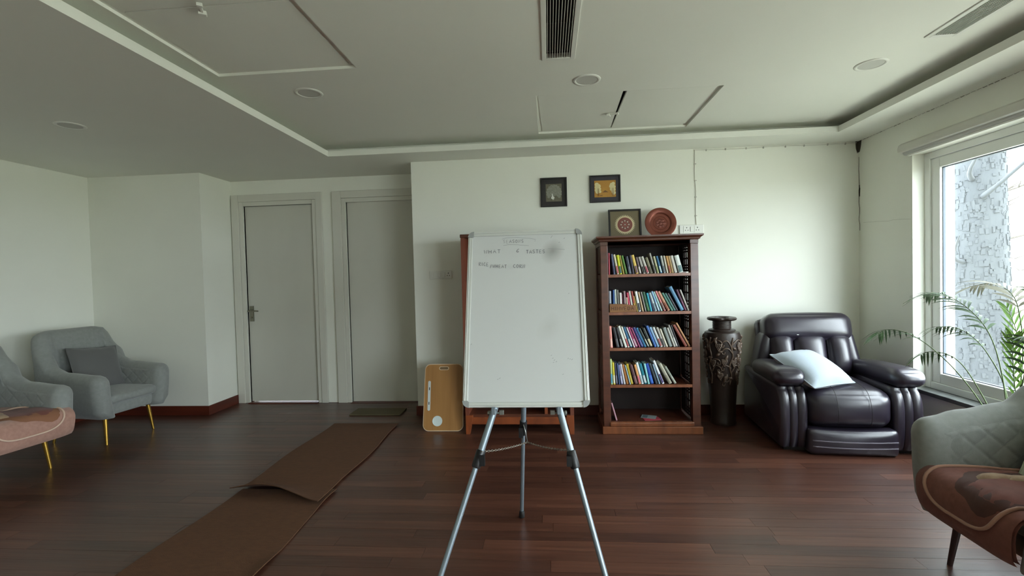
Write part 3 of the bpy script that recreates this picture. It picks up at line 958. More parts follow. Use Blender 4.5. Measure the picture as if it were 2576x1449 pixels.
rnd = random.Random(5)
for rows, zsh, k, px0, nm, lift in ((ROW1, ST[0], .0032 / 8.052, 145 - 0, 'top shelf', 0), (ROW2, ST[1], .0032 / 8.052, 0, 'second shelf down', 0), (ROW3, ST[2], .0032 / 7.246, 0, 'third shelf down', 0), (ROW4, ST[3], .0032 / 7.246, 0, 'fourth shelf down', 0)):
    first = rows[0][0]
    need, tanp, topp = -9, 0, 1
    for i, (bx, tw, hh, tx, c1, c2, desc) in enumerate(rows):
        x = .494 + (bx - first) * k
        ang = max(0.0, math.atan2(bx - tx, hh) - .02)
        t = tw * k * .86
        h = hh * k / cos(ang) if ang > .3 else hh * k
        # stand clear of the neighbour already placed
        x = max(x, need)
        zt = min(h * cos(ang), topp)
        if need > 0:
            ang = max(0.0, min(ang, math.atan(tanp + (x - need) / zt)))
        need, tanp, topp = x + t / cos(ang) + .0006, math.tan(ang), h * cos(ang) + t * sin(ang)
        yy = SY0 + .016 + rnd.uniform(0, .012)
        d = min(.15, h * .74)
        lab = f'{desc} book, {ORD[i]} from whiteboard end of {nm}'
        book(x, zsh + .0006, yy, t, h, d, ang, c1, c2, lab, 'books on the ' + nm)

# name block, leaflets and the pink booklet on the bottom shelf
sg = thing('name_block', 'small wooden block carved with capital letters in front of the books', 'sign', (.6, SY0 + .002, ST[1]))
# stands on the shelf edge in front of the books
sgx0, sgx1, sgz = .492, .706, ST[1] + .001
obj('board', MB().prism([(sgx0, sgz), (sgx1, sgz), (sgx1, sgz + .052), (sgx0 + .10, sgz + .068), (sgx0, sgz + .068)], lambda a, b, q: (a, SY0 - .006 + .016 * (1 - q), b)), sign_m, sg, bevel=.002)
lt = MB()
strokes(lt, 'HIMVEDA', sgx0 + .014, sgz + .016, .022, .030, .0062, lambda a, b, d: (a, SY0 - .0062 - d, b), .0045)
obj('carved_letters', lt, sign_t, sg)
bk = book(.530, ST[4] + .0006, SY0 + .03, .012, .15, .12, .26, 'c89aa8', None, 'thin pink booklet leaning alone on the bottom shelf of the bookcase', None)
lf = MB().box(-.07, .07, -.045, .045, 0, .003)
o = obj('leaflet', lf, M('red_leaflet_paper', '#a8404a', .5))
o.location = (.83, 3.95, ST[4] + .0006)
o.rotation_euler = (0, 0, .12)
tag(o, 'red leaflet lying flat on the bottom shelf of the bookcase', 'leaflet')
lf = MB().box(-.06, .06, -.04, .04, 0, .002).box(-.05, -.01, -.034, .03, .002, .0026, 1)
o = obj('leaflet', lf, [M('grey_leaflet_paper', '#8a9494', .4), M('leaflet_photo', '#5f6f72', .5)])
o.location = (.815, 3.985, ST[4] + .005)
o.rotation_euler = (.05, 0, -.35)
tag(o, 'grey leaflet lying on top of the red one on the bottom bookcase shelf', 'leaflet')

# leaning on the wall from the bookcase top
pz = 1.629
pm = picture('framed_lace_medallion', .545, .832, pz, pz + .268, 'black-framed lace medallion leaning on top of the bookcase', .016, '#6b6047', art_doily, y_=4.225, tilt=0)
pm.rotation_euler = (radians(-8), 0, 0)
pl = thing('copper_plate', 'round embossed copper plate leaning on the wall atop the bookcase', 'plate', (1.005, 4.235, pz))
pl.rotation_euler = (radians(-10), 0, 0)
R_ = .138
prof = [(0, -.002), (.058, -.002), (.06, -.005), (.062, -.002), (.085, -.001), (.094, .008), (.098, .010), (.118, .012), (.132, .014), (R_, .012), (R_, .008), (.095, .004), (.085, -.006), (0, -.006)]
obj('dish', MB().lathe([(r, z) for r, z in prof], (0, 0, R_), 64, axis='Y'), copper, pl, smooth=True, autos=40, world=False)
em = MB()
for k in range(7):
    a = 2 * pi * k / 7
    em.soft((.030 * cos(a), .002, R_ + .030 * sin(a)), (.034, .005, .026), .014, n=6)
em.soft((0, .001, R_), (.032, .006, .032), .016, n=6)
obj('embossing', em, M('copper_relief', '#6a392d', .45, .5), pl, smooth=True, world=False)

# ------------------------------------------------------------------ cabinet hidden behind the whiteboard
CX0, CX1, CY0, CY1 = -.727, .182, 3.85, 4.25
cb = thing('display_cabinet', 'orange-brown wooden cabinet on tapered legs hidden behind the whiteboard', 'cabinet', ((CX0 + CX1) / 2, CY0, 0))
for x0 in (CX0, CX1 - .062):
    for y0 in (CY0, CY1 - .062):
        tp = []
        inner = 1 if x0 == CX0 else -1
        cx_ = x0 + .031
        for z, w in ((0, .035), (.14, .062), (.16, .062)):
            xa, xb = (x0, x0 + w) if inner == 1 else (x0 + .062 - w, x0 + .062)
            tp.append([(xa, y0, z), (xb, y0, z), (xb, y0 + w, z), (xa, y0 + w, z)])
        obj('leg', MB().loft(tp), cab_m, cb, bevel=.002)
for x0 in (CX0, CX1 - .03):
    obj('side_panel', MB().box(x0, x0 + .03, CY0, CY1, .16, 1.655), M('cabinet_side_wood', '#6c3724', .5), cb)
obj('back_panel', MB().box(CX0 + .03, CX1 - .03, CY1 - .015, CY1, .09, 1.655), shelf_dark, cb)
obj('top', MB().box(CX0 - .004, CX1 + .004, CY0 - .01, CY1, 1.655, 1.683), shelf_m, cb, bevel=.004)
obj('bottom_rail', MB().box(CX0 + .05, CX1 - .05, CY0 + .004, CY0 + .03, .083, .143), cab_m, cb, bevel=.003)
obj('bottom_board', MB().box(CX0 + .03, CX1 - .03, CY0 + .02, CY1 - .015, .143, .165), shelf_m, cb)
obj('divider', MB().box(-.06, -.035, CY0 + .02, CY1 - .015, .165, 1.655), cab_m, cb)
for z in (.55, .93, 1.3):
    obj('shelf', MB().box(CX0 + .03, CX1 - .03, CY0 + .03, CY1 - .015, z, z + .02), shelf_m, cb)

# ------------------------------------------------------------------ lap desk leaning by the cabinet
ld = thing('lap_desk', 'bamboo lap desk with a white cup recess leaning on the cabinet', 'lap desk', (-.945, 3.93, 0))
ld.rotation_euler = (radians(-13), radians(0), 0)
DW0, DW1, DH, DR = .178, .172, .575, .052


def rrect(w0, w1, h, r, ins=0, n=8):
    o = []
    for cx_, cz_, a0 in ((-w0 + r, r, 180), (w0 - r, r, 270), (w1 - r, h - r, 0), (-w1 + r, h - r, 90)):
        for k in range(n + 1):
            a = radians(a0 + 90 * k / n)
            o.append((cx_ + (r - ins) * cos(a), cz_ + (r - ins) * sin(a)))
    return o


obj('rim', MB().prism(rrect(DW0, DW1, DH, DR), lambda a, b, k: (a, .016 - .014 * k, b)), desk_e, ld, world=False)
obj('top_board', MB().prism(rrect(DW0, DW1, DH, DR, .006), lambda a, b, k: (a, .003 - .003 * k, b)), desk_m, ld, world=False)


def stadium(cx_, cz_, hw, hh, n=8):
    """rounded slot, long axis by hw/hh"""
    r = min(hw, hh)
    dx, dz = max(hw - r, 0), max(hh - r, 0)
    o = []
    for k in range(4 * n):
        a = 2 * pi * (k + .5) / (4 * n)
        o.append((cx_ + math.copysign(dx, cos(a)) + r * cos(a), cz_ + math.copysign(dz, sin(a)) + r * sin(a)))
    return o


obj('handle_rim', MB().prism(stadium(.0, DH - .038, .044, .016), lambda a, b, k: (a, -.0005 - .0012 * k, b)), desk_e, ld, world=False)
obj('handle_slot', MB().prism(stadium(.0, DH - .038, .038, .011), lambda a, b, k: (a, -.0010 - .0012 * k, b)), M('slot_shadow', '#7a6446', .8), ld, world=False)
sl = obj('pen_tray', MB().prism(stadium(-.128, .30, .012, .128), lambda a, b, k: (a, -.0006 - .0014 * k, b)), M('tray_white', '#cdd4d0', .4), ld, world=False)
ph = MB().prism(stadium(-.126, .36, .0035, .013), lambda a, b, k: (a, -.0021 - .0006 * k, b)).prism(stadium(-.128, .235, .0035, .013), lambda a, b, k: (a, -.0021 - .0006 * k, b))
obj('tray_slot', ph, black_pl, sl, world=False)
cup = MB()
n = 32
prof = [(.044, -.0022), (.040, -.0024), (.0385, .002), (.036, .0022), (0, .0022)]
for i, (r, yv) in enumerate(prof):
    pass
cv = []
for r, yv in ((.044, -.0005), (.0435, -.0026), (.039, -.0026), (.037, -.0012), (.0, -.0010)):
    cv.append([(-.05 + r * cos(2 * pi * k / n), yv, .085 + r * sin(2 * pi * k / n)) for k in range(n)])
obj('cup_recess', MB().loft(cv, caps=False), M('cup_white', '#d4e0de', .35), ld, smooth=True, autos=30, world=False)

# ------------------------------------------------------------------ carved floor vase
va = thing('floor_vase', 'tall dark floor vase carved with vines beside the recliner', 'vase', (1.487, 4.16, 0))
VP = [(0, 0), (.098, 0), (.104, .012), (.100, .03), (.102, .15), (.112, .3), (.126, .45), (.138, .6), (.146, .72), (.146, .77), (.138, .795), (.108, .806), (.110, .812), (.106, .818), (.078, .822)]
for i in range(5):
    z = .828 + i * .0135
    VP += [(.072, z), (.076, z + .003), (.076, z + .008), (.072, z + .011)]
VP += [(.078, .896), (.104, .896), (.116, .902), (.120, .912), (.114, .922), (.09, .926), (.06, .922), (.056, .90), (.056, .8), (0, .78)]


def chip(a, z):
    return 1 - (.14 * max(0, 1 - abs(((a - 4.55 + pi) % (2 * pi)) - pi) / .35) if z > .895 and z < .925 else 0)


obj('body', MB().lathe(VP, (0, 0, 0), 64, wob=chip), vase_m, va, smooth=True, autos=45, world=False)


def vr(z):
    pr = [(.100, .03), (.102, .15), (.112, .3), (.126, .45), (.138, .6), (.146, .72), (.146, .77), (.138, .795)]
    for (r0, z0), (r1, z1) in zip(pr, pr[1:]):
        if z0 <= z <= z1:
            return r0 + (r1 - r0) * (z - z0) / (z1 - z0)
    return .1


def vs_(a, z, d=0):
    r = vr(z) + d
    return Vector((r * cos(a), r * sin(a), z))


cvg = MB()
rnd = random.Random(4)
for side in range(5):
    A0 = -1.35 + side * 1.257
    stem = [(A0 - .1, .36), (A0, .44), (A0 - .15, .52), (A0 + .05, .60), (A0 - .05, .68), (A0 + .05, .76)]
    cvg.tube([vs_(a, z, .002) for a, z in [(p.x, p.y) for p in smooth_path([(a, z, 0) for a, z in stem], 4)]], .007, 6)
    for (a, z, da, dz) in ((A0, .46, .55, .05), (A0 - .1, .54, .6, .03), (A0 + .05, .62, -.55, .04), (A0, .70, .6, .03), (A0 - .05, .50, -.5, .02), (A0, .66, -.55, .06), (A0, .42, -.5, -.03)):
        cr = [(a, z, 0), (a + da * .5, z + dz * 1.2, 0), (a + da, z + dz, 0), (a + da * 1.15, z + dz - .03, 0), (a + da * .95, z + dz - .04, 0), (a + da * .85, z + dz - .02, 0)]
        cvg.tube([vs_(p.x, p.y, .002) for p in smooth_path(cr, 4)], .0058, 6)
    for k in range(14):
        a = A0 + rnd.uniform(-.62, .62)
        z = rnd.uniform(.38, .77)
        b = rnd.uniform(0, pi)
        pts = [vs_(a + .17 * s * cos(b), z + .034 * s * sin(b), .002) for s in (-1, -.5, 0, .5, 1)]
        cvg.tube(pts, [.001, .010, .014, .010, .001], 6)
    for a, z in ((A0 + .55, .45), (A0 + .5, .70), (A0 - .45, .57), (A0 + .15, .56)):
        for r_, nr in enumerate((4, 4, 3, 2, 1)):
            for q in range(nr):
                c_ = vs_(a + (q - (nr - 1) / 2) * .085, z - r_ * .012, .003)
                cvg.soft(c_, (.019, .019, .019), .0095, n=3)
obj('vine_carving', cvg, vase_hi, va, smooth=True, world=False, kind='stuff')

# ------------------------------------------------------------------ whiteboard on a tripod easel
BY0, BZ0, BY1, BZ1 = 1.85, .794, 2.11, 1.519
bt = math.atan2(BY1 - BY0, BZ1 - BZ0)
BH = sqrt((BY1 - BY0) ** 2 + (BZ1 - BZ0) ** 2)
BXL, BXR = -.3575, .150
wb = thing('whiteboard', 'whiteboard with faded marker writing propped on the easel', 'whiteboard', ((BXL + BXR) / 2, BY0, BZ0))
wb.rotation_euler = (-bt, 0, 0)
HWB = (BXR - BXL) / 2
fw = .020
# local: x across, z up the board, -y towards the viewer


def wb_surface():
    m = bpy.data.materials.new('dry_wipe_surface')
    m.use_nodes = True
    nt = m.node_tree
    p = nt.nodes['Principled BSDF']
    p.inputs['Roughness'].default_value = .28
    tc = nt.nodes.new('ShaderNodeTexCoord')
    n = nt.nodes.new('ShaderNodeTexNoise')
    n.inputs['Scale'].default_value = 7
    n.inputs['Detail'].default_value = 5
    nt.links.new(tc.outputs['Object'], n.inputs['Vector'])
    # rubbed-in marker smear near the top corner
    def blot(c, s, lo, hi):
        mp = nt.nodes.new('ShaderNodeMapping')
        mp.vector_type = 'TEXTURE'
        mp.inputs['Location'].default_value = c
        mp.inputs['Rotation'].default_value = (0, .5, 0)
        mp.inputs['Scale'].default_value = s
        nt.links.new(tc.outputs['Object'], mp.inputs['Vector'])
        l = nt.nodes.new('ShaderNodeVectorMath')
        l.operation = 'LENGTH'
        nt.links.new(mp.outputs[0], l.inputs[0])
        a = nt.nodes.new('ShaderNodeMath')
        a.operation = 'MULTIPLY_ADD'
        a.inputs[1].default_value = .9
        nt.links.new(n.outputs['Fac'], a.inputs[0])
        nt.links.new(l.outputs['Value'], a.inputs[2])
        r = nt.nodes.new('ShaderNodeMapRange')
        r.inputs['From Min'].default_value = lo
        r.inputs['From Max'].default_value = hi
        r.inputs['To Min'].default_value = 1
        r.inputs['To Max'].default_value = 0
        nt.links.new(a.outputs[0], r.inputs['Value'])
        return r
    b1 = blot((.125, -.012, .672), (.045, 1, .055), .2, 1.6)
    b2 = blot((.10, -.012, .33), (.06, 1, .09), .4, 1.3)
    x = nt.nodes.new('ShaderNodeMix')
    x.data_type = 'RGBA'
    x.inputs['A'].default_value = lin('#c0c2c0')
    x.inputs['B'].default_value = lin('#8f8e8a')
    nt.links.new(b1.outputs['Result'], x.inputs['Factor'])
    x2 = nt.nodes.new('ShaderNodeMix')
    x2.data_type = 'RGBA'
    k = nt.nodes.new('ShaderNodeMath')
    k.operation = 'MULTIPLY'
    k.inputs[1].default_value = .22
    nt.links.new(b2.outputs['Result'], k.inputs[0])
    nt.links.new(k.outputs[0], x2.inputs['Factor'])
    nt.links.new(x.outputs['Result'], x2.inputs['A'])
    x2.inputs['B'].default_value = lin('#8a887a')
    nt.links.new(x2.outputs['Result'], p.inputs['Base Color'])
    return m


obj('writing_surface', MB().box(-HWB + .012, HWB - .012, -.012, -.002, .012, BH - .012), wb_surface(), wb, world=False)
fr = MB()
fr.box(-HWB, -HWB + fw, -.018, 0, fw + .004, BH - fw - .004).box(HWB - fw, HWB, -.018, 0, fw + .004, BH - fw - .004)
fr.box(-HWB + fw + .004, HWB - fw - .004, -.018, 0, 0, fw).box(-HWB + fw + .004, HWB - fw - .004, -.018, 0, BH - fw, BH)
gv = .003
fr.box(-HWB + .006, -HWB + .006 + gv, -.0205, -.018, fw, BH - fw).box(HWB - .009, HWB - .009 + gv, -.0205, -.018, fw, BH - fw)
fr.box(-HWB + fw, HWB - fw, -.0205, -.018, .006, .009).box(-HWB + fw, HWB - fw, -.0205, -.018, BH - .009, BH - .006)
obj('frame', fr, alu, wb, world=False, bevel=.002)
for sx in (-1, 1):
    for top in (0, 1):
        pts = []
        c_ = .026
        for k in range(7):
            a = radians(180 + 90 * k / 6)
            pts.append((-HWB + c_ + (c_ + .001) * cos(a), c_ + (c_ + .001) * sin(a)))
        pts += [(-HWB + c_, fw), (-HWB + fw, c_)]
        if sx == 1:
            pts = [(-a, b) for a, b in pts][::-1]
        if top:
            pts = [(a, BH - b) for a, b in pts][::-1]
        obj('corner_cap', MB().prism(pts, lambda a, b, k: (a, .001 - .0235 * k, b)), M('grey_corner_plastic', '#8e918f', .45), wb, world=False)


def wp(a, b, d):
    return (a, -.0121 - d, b)


# board coords from the photograph's pixels (about .00184 m a pixel at the top rows)
def bx(px, py):
    u = (py - 588) / 437
    l, r = 1165 + 0 * u, 1447 + 40 * u
    return -HWB + (px - l) / (r - l) * 2 * HWB


def bz(py):
    # perspective along the tilted board
    s = (py - 588) / (1025 - 588)
    y0_, y1_ = BY1, BY0
    t = s * y0_ / (s * y0_ + (1 - s) * y1_)
    return BH * (1 - t)


cw_ = .0135
l1 = MB()
strokes(l1, 'ASONS', bx(1269, 612), bz(616), .0092, .0155, .0042, wp, .0018, .0012)
obj('marker_writing', l1, ink, wb, world=False)
l0 = MB()
strokes(l0, 'SE', bx(1253, 612), bz(616), .0098, .0155, .0042, wp, .0018, .0012)
obj('marker_writing', l0, ink_f, wb, world=False)
l2 = MB()
strokes(l2, 'WHAT', bx(1206, 636), bz(640), .0135, .0165, .0065, wp, .0018, .0012)
strokes(l2, '6', bx(1287, 636), bz(640), .014, .0175, .004, wp, .0018)
strokes(l2, 'TASTES', bx(1312, 640), bz(643), .0105, .016, .0040, wp, .0020, .0012)
obj('marker_writing', l2, ink, wb, world=False)
l3 = MB()
strokes(l3, 'RICE', bx(1194, 666), bz(670), .0085, .016, .0038, wp, .0018, .001, -.08)
strokes(l3, '/WHEAT', bx(1222, 672), bz(676), .0088, .0150, .0042, wp, .0018, .001, -.05)
strokes(l3, 'CORN', bx(1281, 674), bz(677), .0100, .0155, .0040, wp, .0018, .001, -.05)
obj('marker_writing', l3, ink, wb, world=False)
l4 = MB()
ribbon(l4, [(bx(px, py), bz(py)) for px, py in ((1254, 622), (1265, 620), (1290, 621), (1318, 624))], .0016, wp)
ribbon(l4, [(bx(px, py), bz(py)) for px, py in ((1250, 606), (1262, 603), (1290, 603), (1320, 606), (1334, 609), (1333, 614))], .0016, wp)
ribbon(l4, [(bx(1372, 607), bz(607)), (bx(1376, 601), bz(601))], .0018, wp)
ribbon(l4, [(bx(1366, 633), bz(633)), (bx(1390, 634), bz(634)), (bx(1408, 636), bz(636))], .0016, wp)
rnd = random.Random(9)
for px, py in ((1384, 897), (1388, 904), (1392, 909), (1390, 914), (1397, 913), (1426, 905), (1431, 906), (1436, 908), (1415, 944), (1251, 955), (1256, 953), (1440, 668), (1445, 669), (1421, 745), (1392, 619), (1404, 610), (1458, 938), (1180, 867)):
    ribbon(l4, [(bx(px, py), bz(py)), (bx(px + 3, py - 2), bz(py - 2 + rnd.uniform(-1, 1)))], .0018, wp)
obj('stray_mark', l4, ink_f, wb, world=False)

ea = thing('easel', 'grey aluminium tripod easel holding the whiteboard', 'easel', (-.1, 2.0, 0))
SL = (BY1 - BY0) / (BZ1 - BZ0)


def lp(x, z, off=.012):
    return Vector((x, BY0 + (z - BZ0) * SL + off, z))


def front_leg(xb, zb_, xt, zt_, side):
    # straight line through (x at z) on the tilted plane of the board
    def X(z):
        return xb + (z - zb_) * (xt - xb) / (zt_ - zb_)
    zcol = .622
    lg = MB()
    lg.tube([lp(X(z), z) for z in (zcol, 1.50)], .0135, 16)
    g = obj('front_leg', lg, alu_leg, ea, smooth=True, autos=50)
    obj('lower_tube', MB().tube([lp(X(z), z) for z in (.018, zcol + .01)], .0105, 16), alu_leg, g, smooth=True, autos=50)
    c = MB().tube([lp(X(z), z) for z in (zcol - .045, zcol - .04, zcol + .012, zcol + .016)], [.016, .0185, .0185, .0165], 16)
    d = lp(X(zcol), zcol)
    c.box(d.x - side * .012 - .01, d.x - side * .012 + .01, d.y - .026, d.y - .01, zcol - .035, zcol + .005)
    obj('clamp_collar', c, black_pl, g, smooth=True, autos=50)
    obj('rubber_foot', MB().tube([lp(X(z), z) for z in (0.004, .03, .035)], [.016, .015, .012], 14), black_pl, g, smooth=True, autos=50)
    # bracket under the board: hook in front, thumb nut and flap behind
    zz = BZ0 - .004
    p = lp(X(zz), zz)
    hk = MB().box(p.x - .009, p.x + .009, BY0 - .040, BY0 + .004, BZ0 - .012, BZ0 - .004).box(p.x - .008, p.x + .008, BY0 - .044, BY0 - .036, BZ0 - .016, BZ0 + .014)
    obj('hook', hk, alu_leg, g, bevel=.002)
    nt_ = MB().tube([(p.x - .03, p.y + .004, BZ0 - .026), (p.x + .03, p.y + .004, BZ0 - .026)], .004, 10)
    nt_.tube([(p.x + .026 * side - .005, p.y + .004, BZ0 - .026), (p.x + .026 * side + .005, p.y + .004, BZ0 - .026)], .010, 8)
    nt_.box(p.x - .026 * side - .009, p.x - .026 * side + .009, p.y - .002, p.y + .010, BZ0 - .032, BZ0 - .014)
    obj('thumb_nut', nt_, M('zinc_bolt', '#8a8c86', .35, .8), g, bevel=.001)


def board_pt(px, py):
    d = RC.transposed() @ Vector(((px - 1288) / F, (py - 724.5) / F, 1))
    # intersect with plane y = BY0 + (z - BZ0)*SL
    t_ = (BY0 + (1.32 - BZ0) * SL) / (d.y - d.z * SL)
    return Vector((d.x * t_, d.y * t_, 1.32 + d.z * t_))


a, b = board_pt(1205, 1150), board_pt(1239, 1045)
front_leg(a.x, a.z, b.x, b.z, -1)
KL = a
a, b = board_pt(1440, 1150), board_pt(1411, 1045)
front_leg(a.x, a.z, b.x, b.z, 1)
KR = a
rt, rb = Vector((-.098, 2.14, 1.49)), Vector((-.178, 2.51, .008))
m_ = rt.lerp(rb, .635)
lg = obj('rear_leg', MB().tube([rt, m_], .0135, 16), alu_leg, ea, smooth=True, autos=50)
obj('lower_tube', MB().tube([m_, rb + Vector((0, 0, .02))], .0105, 16), alu_leg, lg, smooth=True, autos=50)
dn = (rb - rt).normalized()
obj('clamp_collar', MB().tube([m_ - dn * .03, m_ + dn * .045], .019, 16).box(m_.x - .022, m_.x - .002, m_.y - .034, m_.y - .01, m_.z - .05, m_.z + .0), black_pl, lg, smooth=True, autos=50)
obj('rubber_foot', MB().tube([rb, rb - dn * .03, rb - dn * .035], [.0165, .015, .012], 14), black_pl, lg, smooth=True, autos=50)
obj('head', MB().box(-.14, -.06, 2.118, 2.15, 1.44, 1.505), black_pl, ea, bevel=.006)
# safety chain between the three legs
cn = m_ + Vector((.020, -.03, -.072))
for s_, e_ in ((KL + Vector((.012, .004, .02)), cn), (cn, KR + Vector((-.012, .004, .025)))):
    ch = MB()
    n = 30
    for i in range(n):
        u0, u1 = i / n, (i + 1) / n
        sag = lambda u: Vector((0, 0, -.008 * 4 * u * (1 - u)))
        p, q = s_.lerp(e_, u0) + sag(u0), s_.lerp(e_, u1) + sag(u1)
        d = (q - p)
        side = Vector((0, 0, 1)) if i % 2 else d.normalized().cross(Vector((0, 0, 1)))
        ring = [p + d * .5 + d * .72 * cos(2 * pi * k / 10) + side.normalized() * .0042 * sin(2 * pi * k / 10) for k in range(11)]
        ch.tube(ring, .0013, 5, caps=False)
    obj('chain', ch, M('chain_metal', '#a49c90', .35, .9), ea, smooth=True)
obj('chain_hook', MB().tube([m_ + Vector((.0, -.02, .02)), m_ + Vector((.012, -.03, -.02)), cn], .003, 8), M('zinc_bolt', '#8a8c86', .35, .8), ea, smooth=True)

# ------------------------------------------------------------------ recliner
rc = thing('recliner', 'dark plum leather recliner in the corner by the window', 'recliner', (2.105, 3.44, 0), radians(-5))
L_ = dict(smooth=True, world=False)


def pad_warp(P, bend, taper):
    return P


# side bodies
for sx in (-1, 1):
    sd = MB()
    prof = []
    # side profile (y, z) with a rolled front
    pts = [(.02, .03), (.0, .12), (-.005, .30), (.012, .40), (.05, .455), (.12, .475), (.75, .475), (.80, .44), (.82, .03)]
    pts = [(p.x, p.y) for p in smooth_path([(a, b, 0) for a, b in pts], 3)]
    rings = []
    x0, x1 = .275, .462
    for fx, ins in ((0, .02), (.06, .006), (.14, 0), (.34, .004), (.36, .010), (.38, .004), (.55, .0), (.62, .004), (.64, .010), (.66, .004), (.86, 0), (.94, .006), (1, .02)):
        cy_, cz_ = .4, .25
        rings.append([(sx * (x0 + (x1 - x0) * fx), cy_ + (a - cy_) * (1 - ins / .4), cz_ + (b - cz_) * (1 - ins / .25)) for a, b in pts])
    if sx < 0:
        rings = [r[::-1] for r in rings]
    sd.loft(rings)
    obj('side_body', sd, leather, rc, autos=60, **L_)
    ap = MB()

    def aw(P, sx=sx):
        u = (P.y + .34) / .68
        w = 1 - .12 * u
        return (P.x * w - sx * .015 * u + sx * .01, P.y, P.z - .035 * u - .04 * max(0, .3 - u) ** 1.2)
    ap.soft((sx * .375, .31, .545), (.215, .62, .125), .058, (.0, .03, .012), 12, warp=aw)
    obj('arm_pad', ap, leather, rc, **L_)
    wr = MB()
    wr.soft((sx * .395, .70, .55), (.10, .22, .50), .04, (.01, 0, 0), 8, warp=lambda P, sx=sx: (P.x - sx * .10 * max(0, (P.z + .25) / .5), P.y + .10 * (P.z + .25), P.z))
    obj('back_wing', wr, leather, rc, **L_)
# seat with a waterfall front
st = MB()
st.soft((0, .33, .315), (.56, .68, .27), .085, (0, .035, .028), 16, warp=lambda P: (P.x, P.y, P.z + .03 * (P.y > -.2) * (P.y + .2)))
obj('seat', st, leather, rc, **L_)
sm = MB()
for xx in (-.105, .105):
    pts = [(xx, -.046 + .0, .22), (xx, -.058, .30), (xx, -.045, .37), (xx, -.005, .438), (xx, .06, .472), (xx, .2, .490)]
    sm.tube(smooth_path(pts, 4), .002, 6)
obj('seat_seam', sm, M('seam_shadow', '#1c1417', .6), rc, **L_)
ft = MB()
ft.soft((0, .015, .088), (.575, .12, .178), .035, (0, .02, 0), 14, warp=lambda P: (P.x, P.y, P.z + .012 * (abs(P.x) / .28) ** 2 * (P.z > 0)))
fr_ = obj('footrest', ft, leather, rc, **L_)
tm = MB()
for z in (.108, .066, .103, .061):
    tm.tube([(x * .27, -.066 + .016 * x * x, z + .004 * x * x) for x in [i / 10 - 1 for i in range(21)]], .0013, 5)
obj('stitching', tm, thread_m, fr_, **L_)
# back: three vertical pads and a head cushion
TB = Matrix.Translation((0, .56, .44)) @ Matrix.Rotation(radians(-14), 4, 'X')
bb = MB().soft((0, .16, .22), (.72, .12, .56), .05, n=8, M4=TB)
obj('back_shell', bb, leather, rc, **L_)
for cx_, w in ((-.215, .185), (0, .25), (.215, .185)):
    bp = MB().soft((cx_, .045, .17), (w, .18, .36), .06, (0, .035, .0), 10, M4=TB)
    obj('back_cushion', bp, leather, rc, **L_)
hd = MB().soft((0, .055, .405), (.67, .21, .235), .075, (0.01, .025, .012), 14, M4=TB)
obj('head_cushion', hd, leather, rc, **L_)
obj('care_tag', MB().box(-.11, -.095, -.058, -.054, .33, .36, M4=TB), M('white_label_cloth', '#d0d0cc', .8), rc, world=False)
obj('base', MB().box(-.42, .42, .06, .78, 0, .05), black_pl, rc, world=False)


def pillow(name, size, th, mat, label, M4, group=None):
    pm = MB()
    n = 18

    def side(s):
        def fn(u, v):
            a, b = 2 * u - 1, 2 * v - 1
            w = max(0, (1 - abs(a) ** 2.4)) ** .55 * max(0, (1 - abs(b) ** 2.4)) ** .55
            pin = 1 - .06 * (1 - a * a) * abs(b) ** 3 - 0
            pin2 = 1 - .06 * (1 - b * b) * abs(a) ** 3
            wr = .004 * sin(9 * a + 5 * b) * (1 - w)
            return M4 @ Vector((a * size / 2 * pin2, s * (th / 2 * w) + wr, b * size / 2 * pin))
        return fn
    pm.grid(n, n, side(-1))
    pm.grid(n, n, side(1), flip=True)
    o = obj(name, pm, mat, smooth=True)
    # place the origin on the thing
    c = M4.translation.copy()
    for v in o.data.vertices:
        v.co -= c
    o.location = c
    tag(o, label, 'cushion', group)
    e = MB()
    ring = [(-1, -1), (-.5, -1), (0, -1), (.5, -1), (1, -1), (1, -.5), (1, 0), (1, .5), (1, 1), (.5, 1), (0, 1), (-.5, 1), (-1, 1), (-1, .5), (-1, 0), (-1, -.5), (-1, -1)]
    pts = []
    for a, b in ring:
        pin = 1 - .06 * (1 - a * a) * abs(b) ** 3
        pin2 = 1 - .06 * (1 - b * b) * abs(a) ** 3
        pts.append(M4 @ Vector((a * size / 2 * pin2, 0, b * size / 2 * pin)) - c)
    obj('seam_piping', e.tube(pts, .004, 6), mat, o, smooth=True, world=False)
    return o


ea_, eb_ = Vector((.40, .18, .0)).normalized(), Vector((-.11, .30, .16)).normalized()
eb_ = (eb_ - ea_ * eb_.dot(ea_)).normalized()
en_ = eb_.cross(ea_)
pm4 = Matrix((ea_, en_, eb_)).transposed().to_4x4()
pm4.translation = Vector((1.955, 3.655, .572))
pillow('throw_cushion', .41, .18, cush_m, 'pale blue-grey square cushion lying tilted on the leather recliner', pm4)


